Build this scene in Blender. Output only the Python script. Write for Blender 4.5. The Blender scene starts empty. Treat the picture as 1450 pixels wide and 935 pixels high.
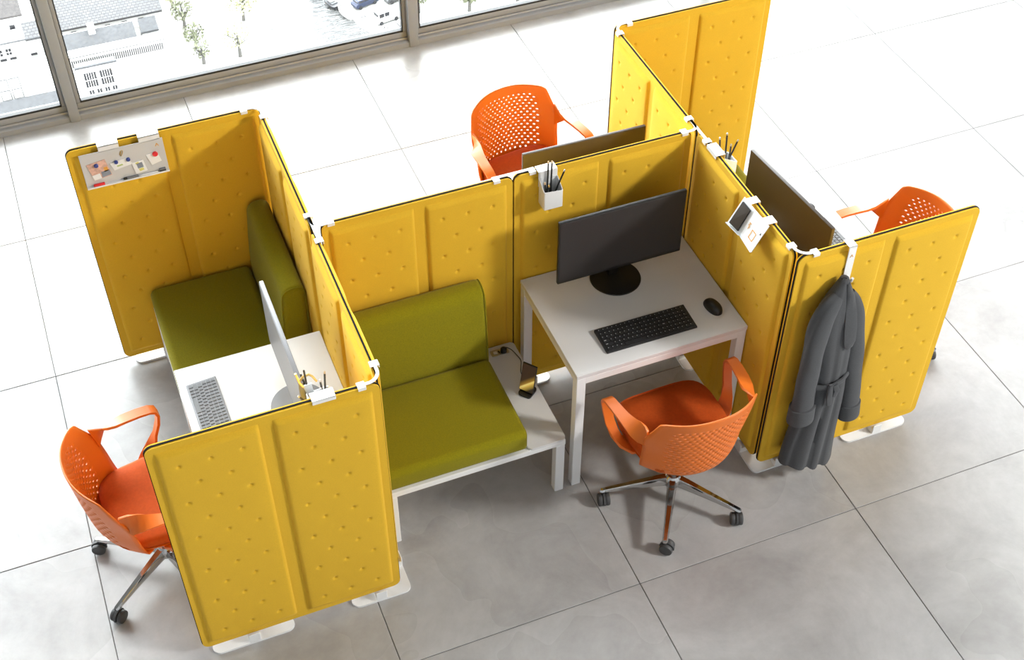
import bpy, bmesh, math, random
from mathutils import Vector, Matrix, Euler
random.seed(7)
PI = math.pi
scn = bpy.context.scene
COL = scn.collection

# ------------------------------------------------------------------ camera, sky, light, exposure
cam_d = bpy.data.cameras.new('camera')
cam_d.sensor_fit = 'HORIZONTAL'
cam_d.sensor_width = 36.0
cam_d.lens = 1904.85 * 36.0 / 1450.0
cam_d.clip_end = 2000
cam = bpy.data.objects.new('camera', cam_d)
COL.objects.link(cam)
cam.location = (-0.7596, -4.0276, 4.8853)
cam.rotation_euler = (0.770067, -0.000572, -0.380090)
scn.camera = cam

SKY = 17.0
world = bpy.data.worlds.new('overcast_sky')
scn.world = world
world.use_nodes = True
bg = world.node_tree.nodes['Background']
bg.inputs[0].default_value = (0.95, 0.975, 1.0, 1)
bg.inputs[1].default_value = SKY

def area(name, loc, target, sx, sy, power, col=(1, 1, 1), portal=False):
    d = bpy.data.lights.new(name, 'AREA')
    d.shape = 'RECTANGLE'; d.size = sx; d.size_y = sy; d.energy = power; d.color = col
    if portal:
        d.cycles.is_portal = True
    o = bpy.data.objects.new(name, d); COL.objects.link(o)
    o.location = loc
    o.rotation_euler = (Vector(target) - Vector(loc)).to_track_quat('-Z', 'Y').to_euler()
    return o
# daylight from the room's front right side: soft key
area('side_daylight', (7.9, -5.2, 5.75), (1.0, 0.0, 0.7), 1.5, 1.5, 1400, (1.0, 0.98, 0.945))
area('window_portal', (1.5, 3.02, 2.9), (1.5, 0.0, 2.9), 13.0, 5.6, 1, portal=True)

scn.view_settings.view_transform = 'Standard'
scn.view_settings.look = 'None'
scn.view_settings.exposure = 0.1
scn.view_settings.gamma = 1.0
scn.view_settings.use_curve_mapping = False

# ------------------------------------------------------------------ materials
def mat(name, col, rough=0.5, metal=0.0, spec=0.5, noise=None, bump=None, coat=0.0, var=0.0, sheen=0.0, emit=None):
    """noise=(scale, amount): colour mottling; bump=(scale, strength): fine relief"""
    m = bpy.data.materials.new(name); m.use_nodes = True
    nt = m.node_tree; b = nt.nodes['Principled BSDF']
    b.inputs['Base Color'].default_value = (*col, 1)
    b.inputs['Roughness'].default_value = rough
    b.inputs['Metallic'].default_value = metal
    b.inputs['Specular IOR Level'].default_value = spec
    b.inputs['Coat Weight'].default_value = coat
    b.inputs['Sheen Weight'].default_value = sheen
    tc = nt.nodes.new('ShaderNodeTexCoord')
    if noise:
        n = nt.nodes.new('ShaderNodeTexNoise'); n.inputs['Scale'].default_value = noise[0]; n.inputs['Detail'].default_value = 6
        nt.links.new(tc.outputs['Object'], n.inputs['Vector'])
        r = nt.nodes.new('ShaderNodeMapRange')
        r.inputs['From Min'].default_value = 0.3; r.inputs['From Max'].default_value = 0.7
        r.inputs['To Min'].default_value = 1 - noise[1]; r.inputs['To Max'].default_value = 1 + noise[1]
        nt.links.new(n.outputs['Fac'], r.inputs['Value'])
        mx = nt.nodes.new('ShaderNodeVectorMath'); mx.operation = 'SCALE'
        mx.inputs[0].default_value = col
        nt.links.new(r.outputs['Result'], mx.inputs['Scale'])
        nt.links.new(mx.outputs['Vector'], b.inputs['Base Color'])
    if bump:
        n2 = nt.nodes.new('ShaderNodeTexNoise'); n2.inputs['Scale'].default_value = bump[0]; n2.inputs['Detail'].default_value = 3
        nt.links.new(tc.outputs['Object'], n2.inputs['Vector'])
        bp = nt.nodes.new('ShaderNodeBump'); bp.inputs['Strength'].default_value = bump[1]; bp.inputs['Distance'].default_value = 0.002
        nt.links.new(n2.outputs['Fac'], bp.inputs['Height'])
        nt.links.new(bp.outputs['Normal'], b.inputs['Normal'])
    if emit:
        b.inputs['Emission Color'].default_value = (*col, 1); b.inputs['Emission Strength'].default_value = emit
    return m

M = {}
M['yellow'] = mat('yellow_felt', (0.71, 0.422, 0.026), 0.85, spec=0.2, noise=(260, 0.05), bump=(1500, 0.12), sheen=0.05)
M['edging'] = mat('charcoal_edging', (0.012, 0.012, 0.014), 0.9, spec=0.1)
M['white'] = mat('white_lacquer', (0.80, 0.80, 0.79), 0.35, noise=(3, 0.01))
M['white_metal'] = mat('white_powder_coat', (0.82, 0.82, 0.81), 0.4)
M['laminate'] = mat('white_laminate', (0.69, 0.685, 0.68), 0.35, noise=(4, 0.012))
M['board_edge'] = mat('plywood_edge', (0.62, 0.45, 0.20), 0.5)
M['green'] = mat('olive_wool', (0.235, 0.205, 0.004), 0.9, spec=0.15, noise=(220, 0.14), bump=(700, 0.35), sheen=0.08)
M['orange'] = mat('orange_plastic', (0.74, 0.165, 0.016), 0.42, spec=0.45)
M['orange_fabric'] = mat('orange_upholstery', (0.50, 0.080, 0.009), 0.8, spec=0.2, noise=(90, 0.07), bump=(900, 0.25))
M['chrome'] = mat('polished_aluminium', (0.55, 0.54, 0.53), 0.08, metal=1.0)
M['rubber'] = mat('grey_rubber', (0.055, 0.055, 0.055), 0.55)
M['black'] = mat('black_plastic', (0.012, 0.012, 0.012), 0.4)
M['black_key'] = mat('black_keycap', (0.016, 0.016, 0.017), 0.45)
M['legend'] = mat('key_legend', (0.55, 0.55, 0.55), 0.5)
M['screen_dark'] = mat('dark_display', (0.034, 0.031, 0.030), 0.45, spec=0.35)
M['monitor_back'] = mat('dark_brown_shell', (0.035, 0.024, 0.016), 0.5)  # brown tint paints in the yellow reflected by the dark monitor backs
M['silver'] = mat('silver_plastic', (0.19, 0.19, 0.20), 0.45, metal=0.1)
M['silver_key'] = mat('silver_keycap', (0.125, 0.128, 0.135), 0.5)
M['silver_display'] = mat('pale_grey_display', (0.17, 0.173, 0.182), 0.4)
M['steel'] = mat('brushed_steel', (0.5, 0.5, 0.5), 0.3, metal=1.0)
M['gold'] = mat('gold_metal', (0.78, 0.52, 0.16), 0.3, metal=0.8)
M['coat'] = mat('grey_wool', (0.078, 0.080, 0.084), 0.92, spec=0.1, noise=(300, 0.10), bump=(900, 0.15), sheen=0.1)
M['coat_dark'] = mat('dark_grey_lining', (0.04, 0.04, 0.044), 0.9)
M['frame'] = mat('taupe_window_frame', (0.255, 0.265, 0.285), 0.4, noise=(6, 0.04))
M['gasket'] = mat('black_gasket', (0.01, 0.01, 0.01), 0.5)
M['wall'] = mat('grey_plaster', (0.235, 0.235, 0.24), 0.8, noise=(2, 0.02))  # kept dark to cut fill light bouncing off the unseen walls
M['red'] = mat('red_plastic', (0.75, 0.02, 0.025), 0.4)
M['blue'] = mat('blue_plastic', (0.045, 0.07, 0.28), 0.35)
M['paper'] = mat('white_paper', (0.84, 0.84, 0.82), 0.8)
M['board'] = mat('grey_white_enamel', (0.58, 0.575, 0.565), 0.4)
M['pink'] = mat('pink_print', (0.68, 0.42, 0.33), 0.7, noise=(60, 0.25))
M['yellow_print'] = mat('yellow_print', (0.72, 0.66, 0.18), 0.7)
M['grey_print'] = mat('grey_print', (0.25, 0.28, 0.33), 0.7)
M['green_print'] = mat('green_print', (0.45, 0.55, 0.2), 0.7)
M['logo'] = mat('amber_print', (0.70, 0.33, 0.05), 0.6)
M['wood'] = mat('pencil_wood', (0.65, 0.45, 0.25), 0.6)

def glass_mat():
    m = bpy.data.materials.new('window_glass'); m.use_nodes = True
    nt = m.node_tree; nt.nodes.clear()
    out = nt.nodes.new('ShaderNodeOutputMaterial'); mx = nt.nodes.new('ShaderNodeMixShader')
    tr = nt.nodes.new('ShaderNodeBsdfTransparent'); gl = nt.nodes.new('ShaderNodeBsdfGlossy'); fr = nt.nodes.new('ShaderNodeFresnel')
    tr.inputs[0].default_value = (0.95, 0.97, 0.97, 1); gl.inputs['Roughness'].default_value = 0.02; fr.inputs['IOR'].default_value = 1.3
    nt.links.new(fr.outputs[0], mx.inputs[0]); nt.links.new(tr.outputs[0], mx.inputs[1]); nt.links.new(gl.outputs[0], mx.inputs[2])
    nt.links.new(mx.outputs[0], out.inputs[0])
    return m
M['glass'] = glass_mat()

def tile_mat():
    m = bpy.data.materials.new('concrete_tile'); m.use_nodes = True
    nt = m.node_tree; L = nt.links; b = nt.nodes['Principled BSDF']
    geo = nt.nodes.new('ShaderNodeNewGeometry'); oi = nt.nodes.new('ShaderNodeObjectInfo')
    off = nt.nodes.new('ShaderNodeVectorMath'); off.operation = 'MULTIPLY_ADD'
    off.inputs[1].default_value = (40, 40, 40); L.new(oi.outputs['Random'], off.inputs[0]); L.new(geo.outputs['Position'], off.inputs[2])
    def noise(scale, det, rough=0.6, dist=0.0):
        n = nt.nodes.new('ShaderNodeTexNoise'); n.inputs['Scale'].default_value = scale; n.inputs['Detail'].default_value = det
        n.inputs['Roughness'].default_value = rough; n.inputs['Distortion'].default_value = dist
        L.new(off.outputs[0], n.inputs['Vector']); return n
    a = noise(2.4, 9, 0.68, 0.5); c = noise(14, 6, 0.7); s = noise(0.9, 3)
    cr = nt.nodes.new('ShaderNodeValToRGB')
    cr.color_ramp.elements[0].position = 0.30; cr.color_ramp.elements[0].color = (0.305, 0.297, 0.290, 1)
    cr.color_ramp.elements[1].position = 0.72; cr.color_ramp.elements[1].color = (0.49, 0.485, 0.48, 1)
    mix = nt.nodes.new('ShaderNodeMath'); mix.operation = 'MULTIPLY_ADD'; mix.inputs[1].default_value = 0.25
    L.new(c.outputs['Fac'], mix.inputs[0])
    m2 = nt.nodes.new('ShaderNodeMath'); m2.operation = 'MULTIPLY'; m2.inputs[1].default_value = 0.75
    L.new(a.outputs['Fac'], m2.inputs[0]); L.new(m2.outputs[0], mix.inputs[2])
    L.new(mix.outputs[0], cr.inputs['Fac']); L.new(cr.outputs['Color'], b.inputs['Base Color'])
    rr = nt.nodes.new('ShaderNodeMapRange'); rr.inputs['From Min'].default_value = 0.3; rr.inputs['From Max'].default_value = 0.7
    rr.inputs['To Min'].default_value = 0.24; rr.inputs['To Max'].default_value = 0.34
    L.new(s.outputs['Fac'], rr.inputs['Value']); L.new(rr.outputs['Result'], b.inputs['Roughness'])
    b.inputs['Specular IOR Level'].default_value = 0.5
    bp = nt.nodes.new('ShaderNodeBump'); bp.inputs['Strength'].default_value = 0.04; bp.inputs['Distance'].default_value = 0.002
    L.new(c.outputs['Fac'], bp.inputs['Height']); L.new(bp.outputs['Normal'], b.inputs['Normal'])
    return m
M['tile'] = tile_mat()
M['grout'] = mat('dark_grout', (0.10, 0.098, 0.095), 0.8)

# ------------------------------------------------------------------ mesh helpers
class MB:
    def __init__(s): s.v = []; s.f = []
    def add(s, vs, fs):
        o = len(s.v); s.v += [tuple(v) for v in vs]; s.f += [[i + o for i in f] for f in fs]; return s
    def box(s, x0, x1, y0, y1, z0, z1):
        return s.add([(x0,y0,z0),(x1,y0,z0),(x1,y1,z0),(x0,y1,z0),(x0,y0,z1),(x1,y0,z1),(x1,y1,z1),(x0,y1,z1)],
              [(0,3,2,1),(4,5,6,7),(0,1,5,4),(1,2,6,5),(2,3,7,6),(3,0,4,7)])
    def rbox(s, x0, x1, y0, y1, z0, z1, r=0.003, seg=2):
        bm = bmesh.new(); bmesh.ops.create_cube(bm, size=1)
        for v in bm.verts:
            v.co = Vector(((x0+x1)/2 + v.co.x*(x1-x0), (y0+y1)/2 + v.co.y*(y1-y0), (z0+z1)/2 + v.co.z*(z1-z0)))
        bmesh.ops.bevel(bm, geom=bm.edges[:] + bm.verts[:], offset=r, segments=seg, profile=0.5, affect='EDGES')
        s.frombm(bm); return s
    def frombm(s, bm):
        bm.verts.index_update()
        s.add([v.co.copy() for v in bm.verts], [[v.index for v in f.verts] for f in bm.faces]); bm.free()
    def prism(s, pts, axis, a, b):
        """extrude 2D outline pts along axis from a to b"""
        n = len(pts)
        def P(p, t):
            return {'z': (p[0], p[1], t), 'y': (p[0], t, p[1]), 'x': (t, p[0], p[1])}[axis]
        vs = [P(p, a) for p in pts] + [P(p, b) for p in pts]
        fs = [tuple(range(n)), tuple(range(2*n-1, n-1, -1))] + [(i, i+n, (i+1) % n + n, (i+1) % n) for i in range(n)]
        return s.add(vs, fs)
    def tube(s, pts, r, n=8, cap=True, flat=1.0):
        pts = [Vector(p) for p in pts]; rs = r if isinstance(r, (list, tuple)) else [r]*len(pts)
        rings = []; up = None
        for i, p in enumerate(pts):
            t = (pts[min(i+1, len(pts)-1)] - pts[max(i-1, 0)]).normalized()
            if up is None:
                up = Vector((0,0,1)) if abs(t.z) < 0.9 else Vector((1,0,0))
            a = t.cross(up).normalized(); bb = a.cross(t).normalized(); up = bb
            rings.append([p + rs[i]*(math.cos(2*PI*k/n)*a + flat*math.sin(2*PI*k/n)*bb) for k in range(n)])
        vs = [v for R in rings for v in R]; fs = []
        for i in range(len(pts)-1):
            for k in range(n):
                fs.append((i*n+k, i*n+(k+1) % n, (i+1)*n+(k+1) % n, (i+1)*n+k))
        if cap:
            fs.append(tuple(range(n-1, -1, -1))); fs.append(tuple(range((len(pts)-1)*n, len(pts)*n)))
        return s.add(vs, fs)
    def lathe(s, prof, c=(0,0,0), n=24, axis='z'):
        vs = []; fs = []; m = len(prof)
        for k in range(n):
            a = 2*PI*k/n
            for (r, h) in prof:
                p = (r*math.cos(a), r*math.sin(a), h)
                if axis == 'x': p = (h, r*math.cos(a), r*math.sin(a))
                if axis == 'y': p = (r*math.sin(a), h, r*math.cos(a))
                vs.append((p[0]+c[0], p[1]+c[1], p[2]+c[2]))
        for k in range(n):
            k2 = (k+1) % n
            for j in range(m-1):
                fs.append((k*m+j, k2*m+j, k2*m+j+1, k*m+j+1))
        if prof[0][0] > 1e-6: fs.append(tuple(k*m for k in range(n-1, -1, -1)))
        if prof[-1][0] > 1e-6: fs.append(tuple(k*m+m-1 for k in range(n)))
        return s.add(vs, fs)
    def loft(s, rings, close=True, cap=True):
        n = len(rings[0]); vs = [v for R in rings for v in R]; fs = []
        for i in range(len(rings)-1):
            for k in range(n if close else n-1):
                fs.append((i*n+k, i*n+(k+1) % n, (i+1)*n+(k+1) % n, (i+1)*n+k))
        if cap and close:
            fs.append(tuple(range(n-1, -1, -1))); fs.append(tuple(range((len(rings)-1)*n, len(rings)*n)))
        return s.add(vs, fs)
    def mesh(s, name, smooth=None):
        me = bpy.data.meshes.new(name); me.from_pydata(s.v, [], s.f)
        bm = bmesh.new(); bm.from_mesh(me)
        bmesh.ops.remove_doubles(bm, verts=bm.verts, dist=1e-6)
        bmesh.ops.recalc_face_normals(bm, faces=bm.faces)
        bm.to_mesh(me); bm.free()
        if smooth is not None:
            for p in me.polygons: p.use_smooth = True
            me.set_sharp_from_angle(angle=math.radians(smooth))
        me.update(); return me
    def build(s, name, m, parent=None, smooth=35):
        return ob(name, s.mesh(name, smooth), m, parent)

def ob(name, me, m=None, parent=None):
    o = bpy.data.objects.new(name, me); COL.objects.link(o)
    if m is not None and me is not None and not me.materials: me.materials.append(m)
    if parent is not None: o.parent = parent
    return o
def tag(o, label=None, cat=None, group=None, kind=None):
    if label: o['label'] = label
    if cat: o['category'] = cat
    if group: o['group'] = group
    if kind: o['kind'] = kind
    return o
def thing(name, label, cat, loc=(0,0,0), rz=0.0, group=None):
    o = bpy.data.objects.new(name, None); COL.objects.link(o)
    o.empty_display_size = 0.05
    o.location = loc; o.rotation_euler = (0, 0, rz)
    return tag(o, label, cat, group)
def kids(o): return [c for c in bpy.data.objects if c.parent == o]
def copy_tree(o, parent=None):
    c = o.copy(); COL.objects.link(c)
    if parent is not None: c.parent = parent
    for ch in kids(o): copy_tree(ch, c)
    return c
def rrect(x0, x1, y0, y1, r, seg=6, corners=(1,1,1,1)):
    """outline, ccw from bottom left; corners bl, br, tr, tl rounded or not"""
    pts = []
    for (cx, cy, a0, on) in ((x0+r, y0+r, PI, corners[0]), (x1-r, y0+r, 1.5*PI, corners[1]), (x1-r, y1-r, 0, corners[2]), (x0+r, y1-r, 0.5*PI, corners[3])):
        if on:
            for k in range(seg+1):
                a = a0 + 0.5*PI*k/seg; pts.append((cx + r*math.cos(a), cy + r*math.sin(a)))
        else:
            pts.append((cx + math.copysign(r, math.cos(a0+PI/4)), cy + math.copysign(r, math.sin(a0+PI/4))))
    return pts
def lerp(a, b, t): return a + (b-a)*t
def interp(tab, t):
    """tab: [(t, (values))] smooth (catmull) interpolation"""
    n = len(tab)
    for i in range(n-1):
        if t <= tab[i+1][0] or i == n-2:
            t0, t1 = tab[i][0], tab[i+1][0]; k = min(max((t-t0)/(t1-t0), 0), 1)
            p1, p2 = tab[i][1], tab[i+1][1]; p0 = tab[i-1][1] if i else p1; p3 = tab[i+2][1] if i+2 < n else p2
            return tuple(0.5*((2*b)+(-a+c)*k+(2*a-5*b+4*c-d)*k*k+(-a+3*b-3*c+d)*k**3) for a, b, c, d in zip(p0, p1, p2, p3))

# ------------------------------------------------------------------ room
RX0, RX1, RY0, RY1, RH = -5.2, 8.3, -6.6, 2.98, 5.9
T = 1.0696
floor = MB().box(RX0, RX1, RY0, RY1+0.12, -0.12, -0.0035).build('floor', M['grout'], smooth=None)
tag(floor, 'grey concrete tiled floor of the office', 'floor', kind='structure')
tme = MB().rbox(-T/2+0.0016, T/2-0.0016, -T/2+0.0016, T/2-0.0016, -0.010, 0.0, 0.0018, 1).mesh('tile')
tx0, ty0 = 0.9484, 0.9045
for i in range(-6, 8):
    for j in range(-7, 3):
        x, y = tx0 + (i+0.5)*T, ty0 + (j+0.5)*T
        if x - T/2 > RX0 - 0.01 and x + T/2 < RX1 + 0.3 and y - T/2 > RY0 - 0.3:
            me = tme
            if y + T/2 > RY1 + 0.05 :
                y1 = RY1 + 0.02
                y0 = y - T/2 + 0.0022
                if y1 - y0 < 0.05: continue
                me = bpy.data.meshes.get('tile_cut')
                if me is None:
                    me = MB().rbox(-T/2+0.0016, T/2-0.0016, -T/2+0.0016, y1 - y, -0.010, 0.0, 0.0018, 1).mesh('tile_cut')
            o = ob('tile', me, M['tile'], floor); o.location = (x, y, 0)
w = MB().box(RX0-0.15, RX0, RY0, RY1+0.12, 0, RH).build('wall_left', M['wall'], smooth=None); tag(w, 'unseen grey plaster side wall by the window end', 'wall', kind='structure')  # walls and ceiling out of view, added to shut out sky light
w = MB().box(RX1, RX1+0.15, RY0, RY1+0.12, 0, RH).build('wall_right', M['wall'], smooth=None); tag(w, 'unseen grey plaster wall facing the coat', 'wall', kind='structure')
w = MB().box(RX0, RX1, RY0-0.15, RY0, 0, RH).build('wall_front', M['wall'], smooth=None); tag(w, 'unseen grey plaster wall opposite the windows', 'wall', kind='structure')
w = MB().box(RX0, RX1, RY0, RY1+0.12, RH, RH+0.15).build('ceiling', M['wall'], smooth=None); tag(w, 'unseen grey ceiling above the desks', 'ceiling', kind='structure')

# window wall: mullions every 2.12 m, sill rail, panes down to the floor
PITCH = 2.125
MX = [-0.768 + PITCH*k for k in range(-2, 5)]
sill = MB()
sill.prism([(2.940, 0.0), (3.10, 0.0), (3.10, 0.052), (2.976, 0.052), (2.972, 0.042), (2.950, 0.040), (2.940, 0.034)], 'x', RX0, RX1)
tag(sill.build('trim_1', M['frame'], smooth=20), 'taupe metal sill rail along the foot of the windows', 'sill rail', kind='structure')
head = MB().box(RX0, RX1, 2.95, 3.08, RH-0.14, RH)
tag(head.build('trim_2', M['frame'], smooth=None), 'taupe metal head rail above the windows', 'head rail', kind='structure')
n = 3
for x in MX:
    mb = MB().rbox(x-0.030, x+0.030, 2.930, 3.07, 0.0, RH, 0.006, 2)
    tag(mb.build('trim_%d' % n, M['frame']), 'upright taupe window mullion', 'mullion', 'window mullions', 'structure'); n += 1
k = 1
edges = [RX0-0.05] + MX + [RX1+0.05]
for a, b in zip(edges[:-1], edges[1:]):
    a += 0.03; b -= 0.03
    if b - a < 0.3: continue
    mb = MB()
    for (x0, x1, z0, z1) in ((a, b, 0.052, 0.092), (a, b, RH-0.20, RH-0.14), (a, a+0.025, 0.092, RH-0.2), (b-0.025, b, 0.092, RH-0.2)):
        mb.rbox(x0, x1, 2.982, 3.032, z0, z1, 0.006, 2)
    wn = mb.build('window_%d' % k, M['frame']); k += 1
    tag(wn, 'tall floor to ceiling window in taupe metal frame', 'window', 'windows of the glass wall', 'structure')
    g = MB()
    for (x0, x1, z0, z1) in ((a+0.025, b-0.025, 0.088, 0.104), (a+0.025, b-0.025, RH-0.208, RH-0.2), (a+0.025, a+0.031, 0.104, RH-0.208), (b-0.031, b-0.025, 0.104, RH-0.208)):
        g.box(x0, x1, 2.984, 3.015, z0, z1)
    g.build('gasket', M['gasket'], wn, smooth=None)
    MB().box(a+0.025, b-0.025, 3.000, 3.006, 0.092, RH-0.2).build('pane', M['glass'], wn, smooth=None)

# ------------------------------------------------------------------ acoustic screens
SW, SZ0, SZ1, CT = 0.842, 0.045, 1.317, 0.011      # width, bottom, top, half core thickness
def pad_mesh():
    w, h = 0.366, SZ1 - SZ0 - 0.062
    nx, nz = 74, 246
    dim = []
    for r in range(11):
        zz = h - 0.085 - r*(h-0.165)/10
        for fx in ((0.19, 0.5, 0.81) if r % 2 == 0 else (0.345, 0.655)):
            dim.append((fx*w, zz))
    vs = []; fs = []
    for j in range(nz+1):
        for i in range(nx+1):
            # denser at the borders
            x = w*i/nx; z = h*j/nz
            d = min(x, w-x); e = min(z, h-z)
            y = (0.010*math.sin(PI/2*min(d/0.013, 1))**0.8 + 0.006*(1-math.exp(-d/0.028)))*math.sin(PI/2*min(e/0.026, 1))**0.8
            for (dx, dz) in dim:
                if abs(x-dx) < 0.035 and abs(z-dz) < 0.035:
                    q = (x-dx)**2 + (z-dz)**2
                    y -= 0.0100*math.exp(-q/0.0054**2) + 0.0016*math.exp(-q/0.014**2)
            vs.append((x - w/2, -y, z - h/2))
    for j in range(nz):
        for i in range(nx):
            a = j*(nx+1)+i; fs.append((a, a+1, a+nx+2, a+nx+1))
    me = bpy.data.meshes.new('padding'); me.from_pydata(vs, [], fs)
    for p in me.polygons: p.use_smooth = True
    me.update(); return me
PADM = pad_mesh()
def make_screen():
    t = thing('acoustic_screen', '', 'screen', group='yellow screens around the desks')
    o1 = rrect(-SW/2, SW/2, SZ0, SZ1, 0.032, 6)
    MB().prism(o1, 'y', -CT, CT).build('core', M['yellow'], t, smooth=30)
    a = rrect(-SW/2-0.003, SW/2+0.003, SZ0-0.003, SZ1+0.003, 0.034, 6); n = len(a)
    b = rrect(-SW/2+0.004, SW/2-0.004, SZ0+0.004, SZ1-0.004, 0.028, 6)
    mb = MB(); vs = []
    for y in (-0.0034, 0.0034):
        vs += [(p[0], y, p[1]) for p in a] + [(p[0], y, p[1]) for p in b]
    fs = []
    for i in range(n):
        j = (i+1) % n
        fs += [(i, j, 2*n+j, 2*n+i), (i, n+i, n+j, j), (2*n+i, 2*n+j, 3*n+j, 3*n+i), (n+i, 3*n+i, 3*n+j, n+j)]
    mb.add(vs, fs).build('edging', M['edging'], t, smooth=30)
    for side in (0, 1):
        for sx in (-1, 1):
            o = ob('padding', PADM, M['yellow'], t)
            o.location = (sx*0.2085, -CT if side == 0 else CT, (SZ0+SZ1)/2)
            if side: o.rotation_euler = (0, 0, PI)
    return t
scr = make_screen()
HW = SW/2
YA, YD, XE = -0.874, 0.868, 1.718
HS, PY = 0.411, 0.014
SCREENS = [
  (-0.852+HW, YA, 0, 'yellow tufted screen standing in front of the white desk with the silver keyboard'),
  (-0.006, -0.010-HS, PI/2, 'yellow tufted screen between the silver keyboard desk and the green bench with the phone dock'),
  (-0.006, 0.010+HS, PI/2, 'yellow tufted screen behind the backrest of the bench beside the whiteboard screen'),
  (-0.846+HW, YD, 0, 'yellow tufted screen that carries the small whiteboard'),
  (0.4445, PY, 0, 'yellow tufted screen behind the green bench with the phone dock'),
  (1.2755, PY, 0, 'yellow tufted screen behind the black keyboard desk with a white pen cup hooked on'),
  (XE, 0.010+HS, PI/2, 'yellow tufted screen running towards the windows behind the dark monitor and orange chair'),
  (1.724+HW, YD, 0, 'yellow tufted screen end panel standing nearest the windows'),
  (XE, -0.010-HS, PI/2, 'yellow tufted screen beside the black mouse carrying the white phone holder'),
  (1.712+HW, -0.862, 0, 'yellow tufted screen with the grey coat hanging on it'),
]
for i, (x, y, r, lab) in enumerate(SCREENS):
    o = scr if i == 0 else copy_tree(scr)
    o.location = (x, y, 0); o.rotation_euler = (0, 0, r); o['label'] = lab
    o.scale.x = 0.976 if r else (0.979 if y == PY else 1.0)

# feet: white plates on the floor under the screens with an upright clamp
def bar_outline(x0, x1, w): return rrect(x0, x1, -w/2, w/2, w/2-0.0005, 8)
def foot(lab, x, y, rz, segs, clamps):
    """segs: list of outlines in local xy ; clamps: list of local x,y,rot"""
    t = thing('screen_foot', lab, 'foot', (x, y, 0), rz, 'white screen feet')
    mb = MB()
    for pts in segs: mb.prism(pts, 'z', 0.0, 0.010)
    mb.build('plate', M['white_metal'], t, smooth=30)
    for (cx, cy, vert) in clamps:
        c = MB()
        if vert:
            for s in (-1, 1): c.rbox(cx+s*0.031-0.003, cx+s*0.031+0.003, cy-0.024, cy+0.024, 0.010, 0.062, 0.002, 1)
            c.box(cx-0.03, cx+0.03, cy-0.024, cy+0.024, 0.010, 0.040)
        else:
            for s in (-1, 1): c.rbox(cx-0.024, cx+0.024, cy+s*0.031-0.003, cy+s*0.031+0.003, 0.010, 0.062, 0.002, 1)
            c.box(cx-0.024, cx+0.024, cy-0.03, cy+0.03, 0.010, 0.040)
        c.build('clamp', M['white_metal'], t, smooth=30)
FW = 0.068
def Lfoot():
    h = FW/2; l = 0.19; r = 0.03
    a = []
    # L: arms along -x and +y from the corner at (0,0)
    pts = [(-l, -h)]
    for k in range(7):
        an = 1.5*PI + 0.5*PI*k/6; pts.append((h-r + r*math.cos(an), -h+r + r*math.sin(an)))
    for k in range(9):
        an = PI*k/8; pts.append((h*math.cos(an), l + h*math.sin(an)))
    pts.append((-h, h)); pts.append((-l, h))
    for k in range(1, 8):
        an = 0.5*PI + PI*k/8; pts.append((-l + h*math.cos(an), h*math.sin(an)))
    return [pts]
def Lm():  # mirrored: arms along +x and +y
    return [[(-x, y) for x, y in Lfoot()[0]][::-1]]
foot('white straight foot under the screen in front of the silver keyboard desk', -0.647, YA, 0, [bar_outline(-0.172, 0.172, FW)], [(0.0, 0, 0)])
foot('white corner foot beside the end leg of the green phone dock bench', 0.0, YA, 0, Lfoot(), [(-0.10, 0, 0), (0, 0.12, 1)])
foot('white foot under the left edge of the whiteboard screen', -0.64, YD, 0, [bar_outline(-0.165, 0.165, FW)], [(0, 0, 0)])
foot('white foot under the joint between phone dock bench and black keyboard desk', 0.864, PY, 0, [bar_outline(-0.19, 0.19, FW)], [(-0.09, 0, 0), (0.09, 0, 0)])
foot('white foot under the black keyboard desk at the screen corner', XE, -0.012, 0, [rrect(-FW/2, FW/2, -0.20, 0.20, FW/2-0.0005, 8)], [(0, -0.10, 1), (0, 0.10, 1)])
foot('white corner foot below the hem of the grey coat', XE, -0.862, 0, Lm(), [(0.10, 0, 0), (0, 0.12, 1)])
foot('white straight foot beside the grey coat under the end of its screen', 2.338, -0.862, 0, [bar_outline(-0.17, 0.17, FW)], [(0.0, 0, 0)])
foot('white foot under the end screen nearest the windows', 2.34, 0.866, 0, [bar_outline(-0.17, 0.17, FW)], [(0.0, 0, 0)])

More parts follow.
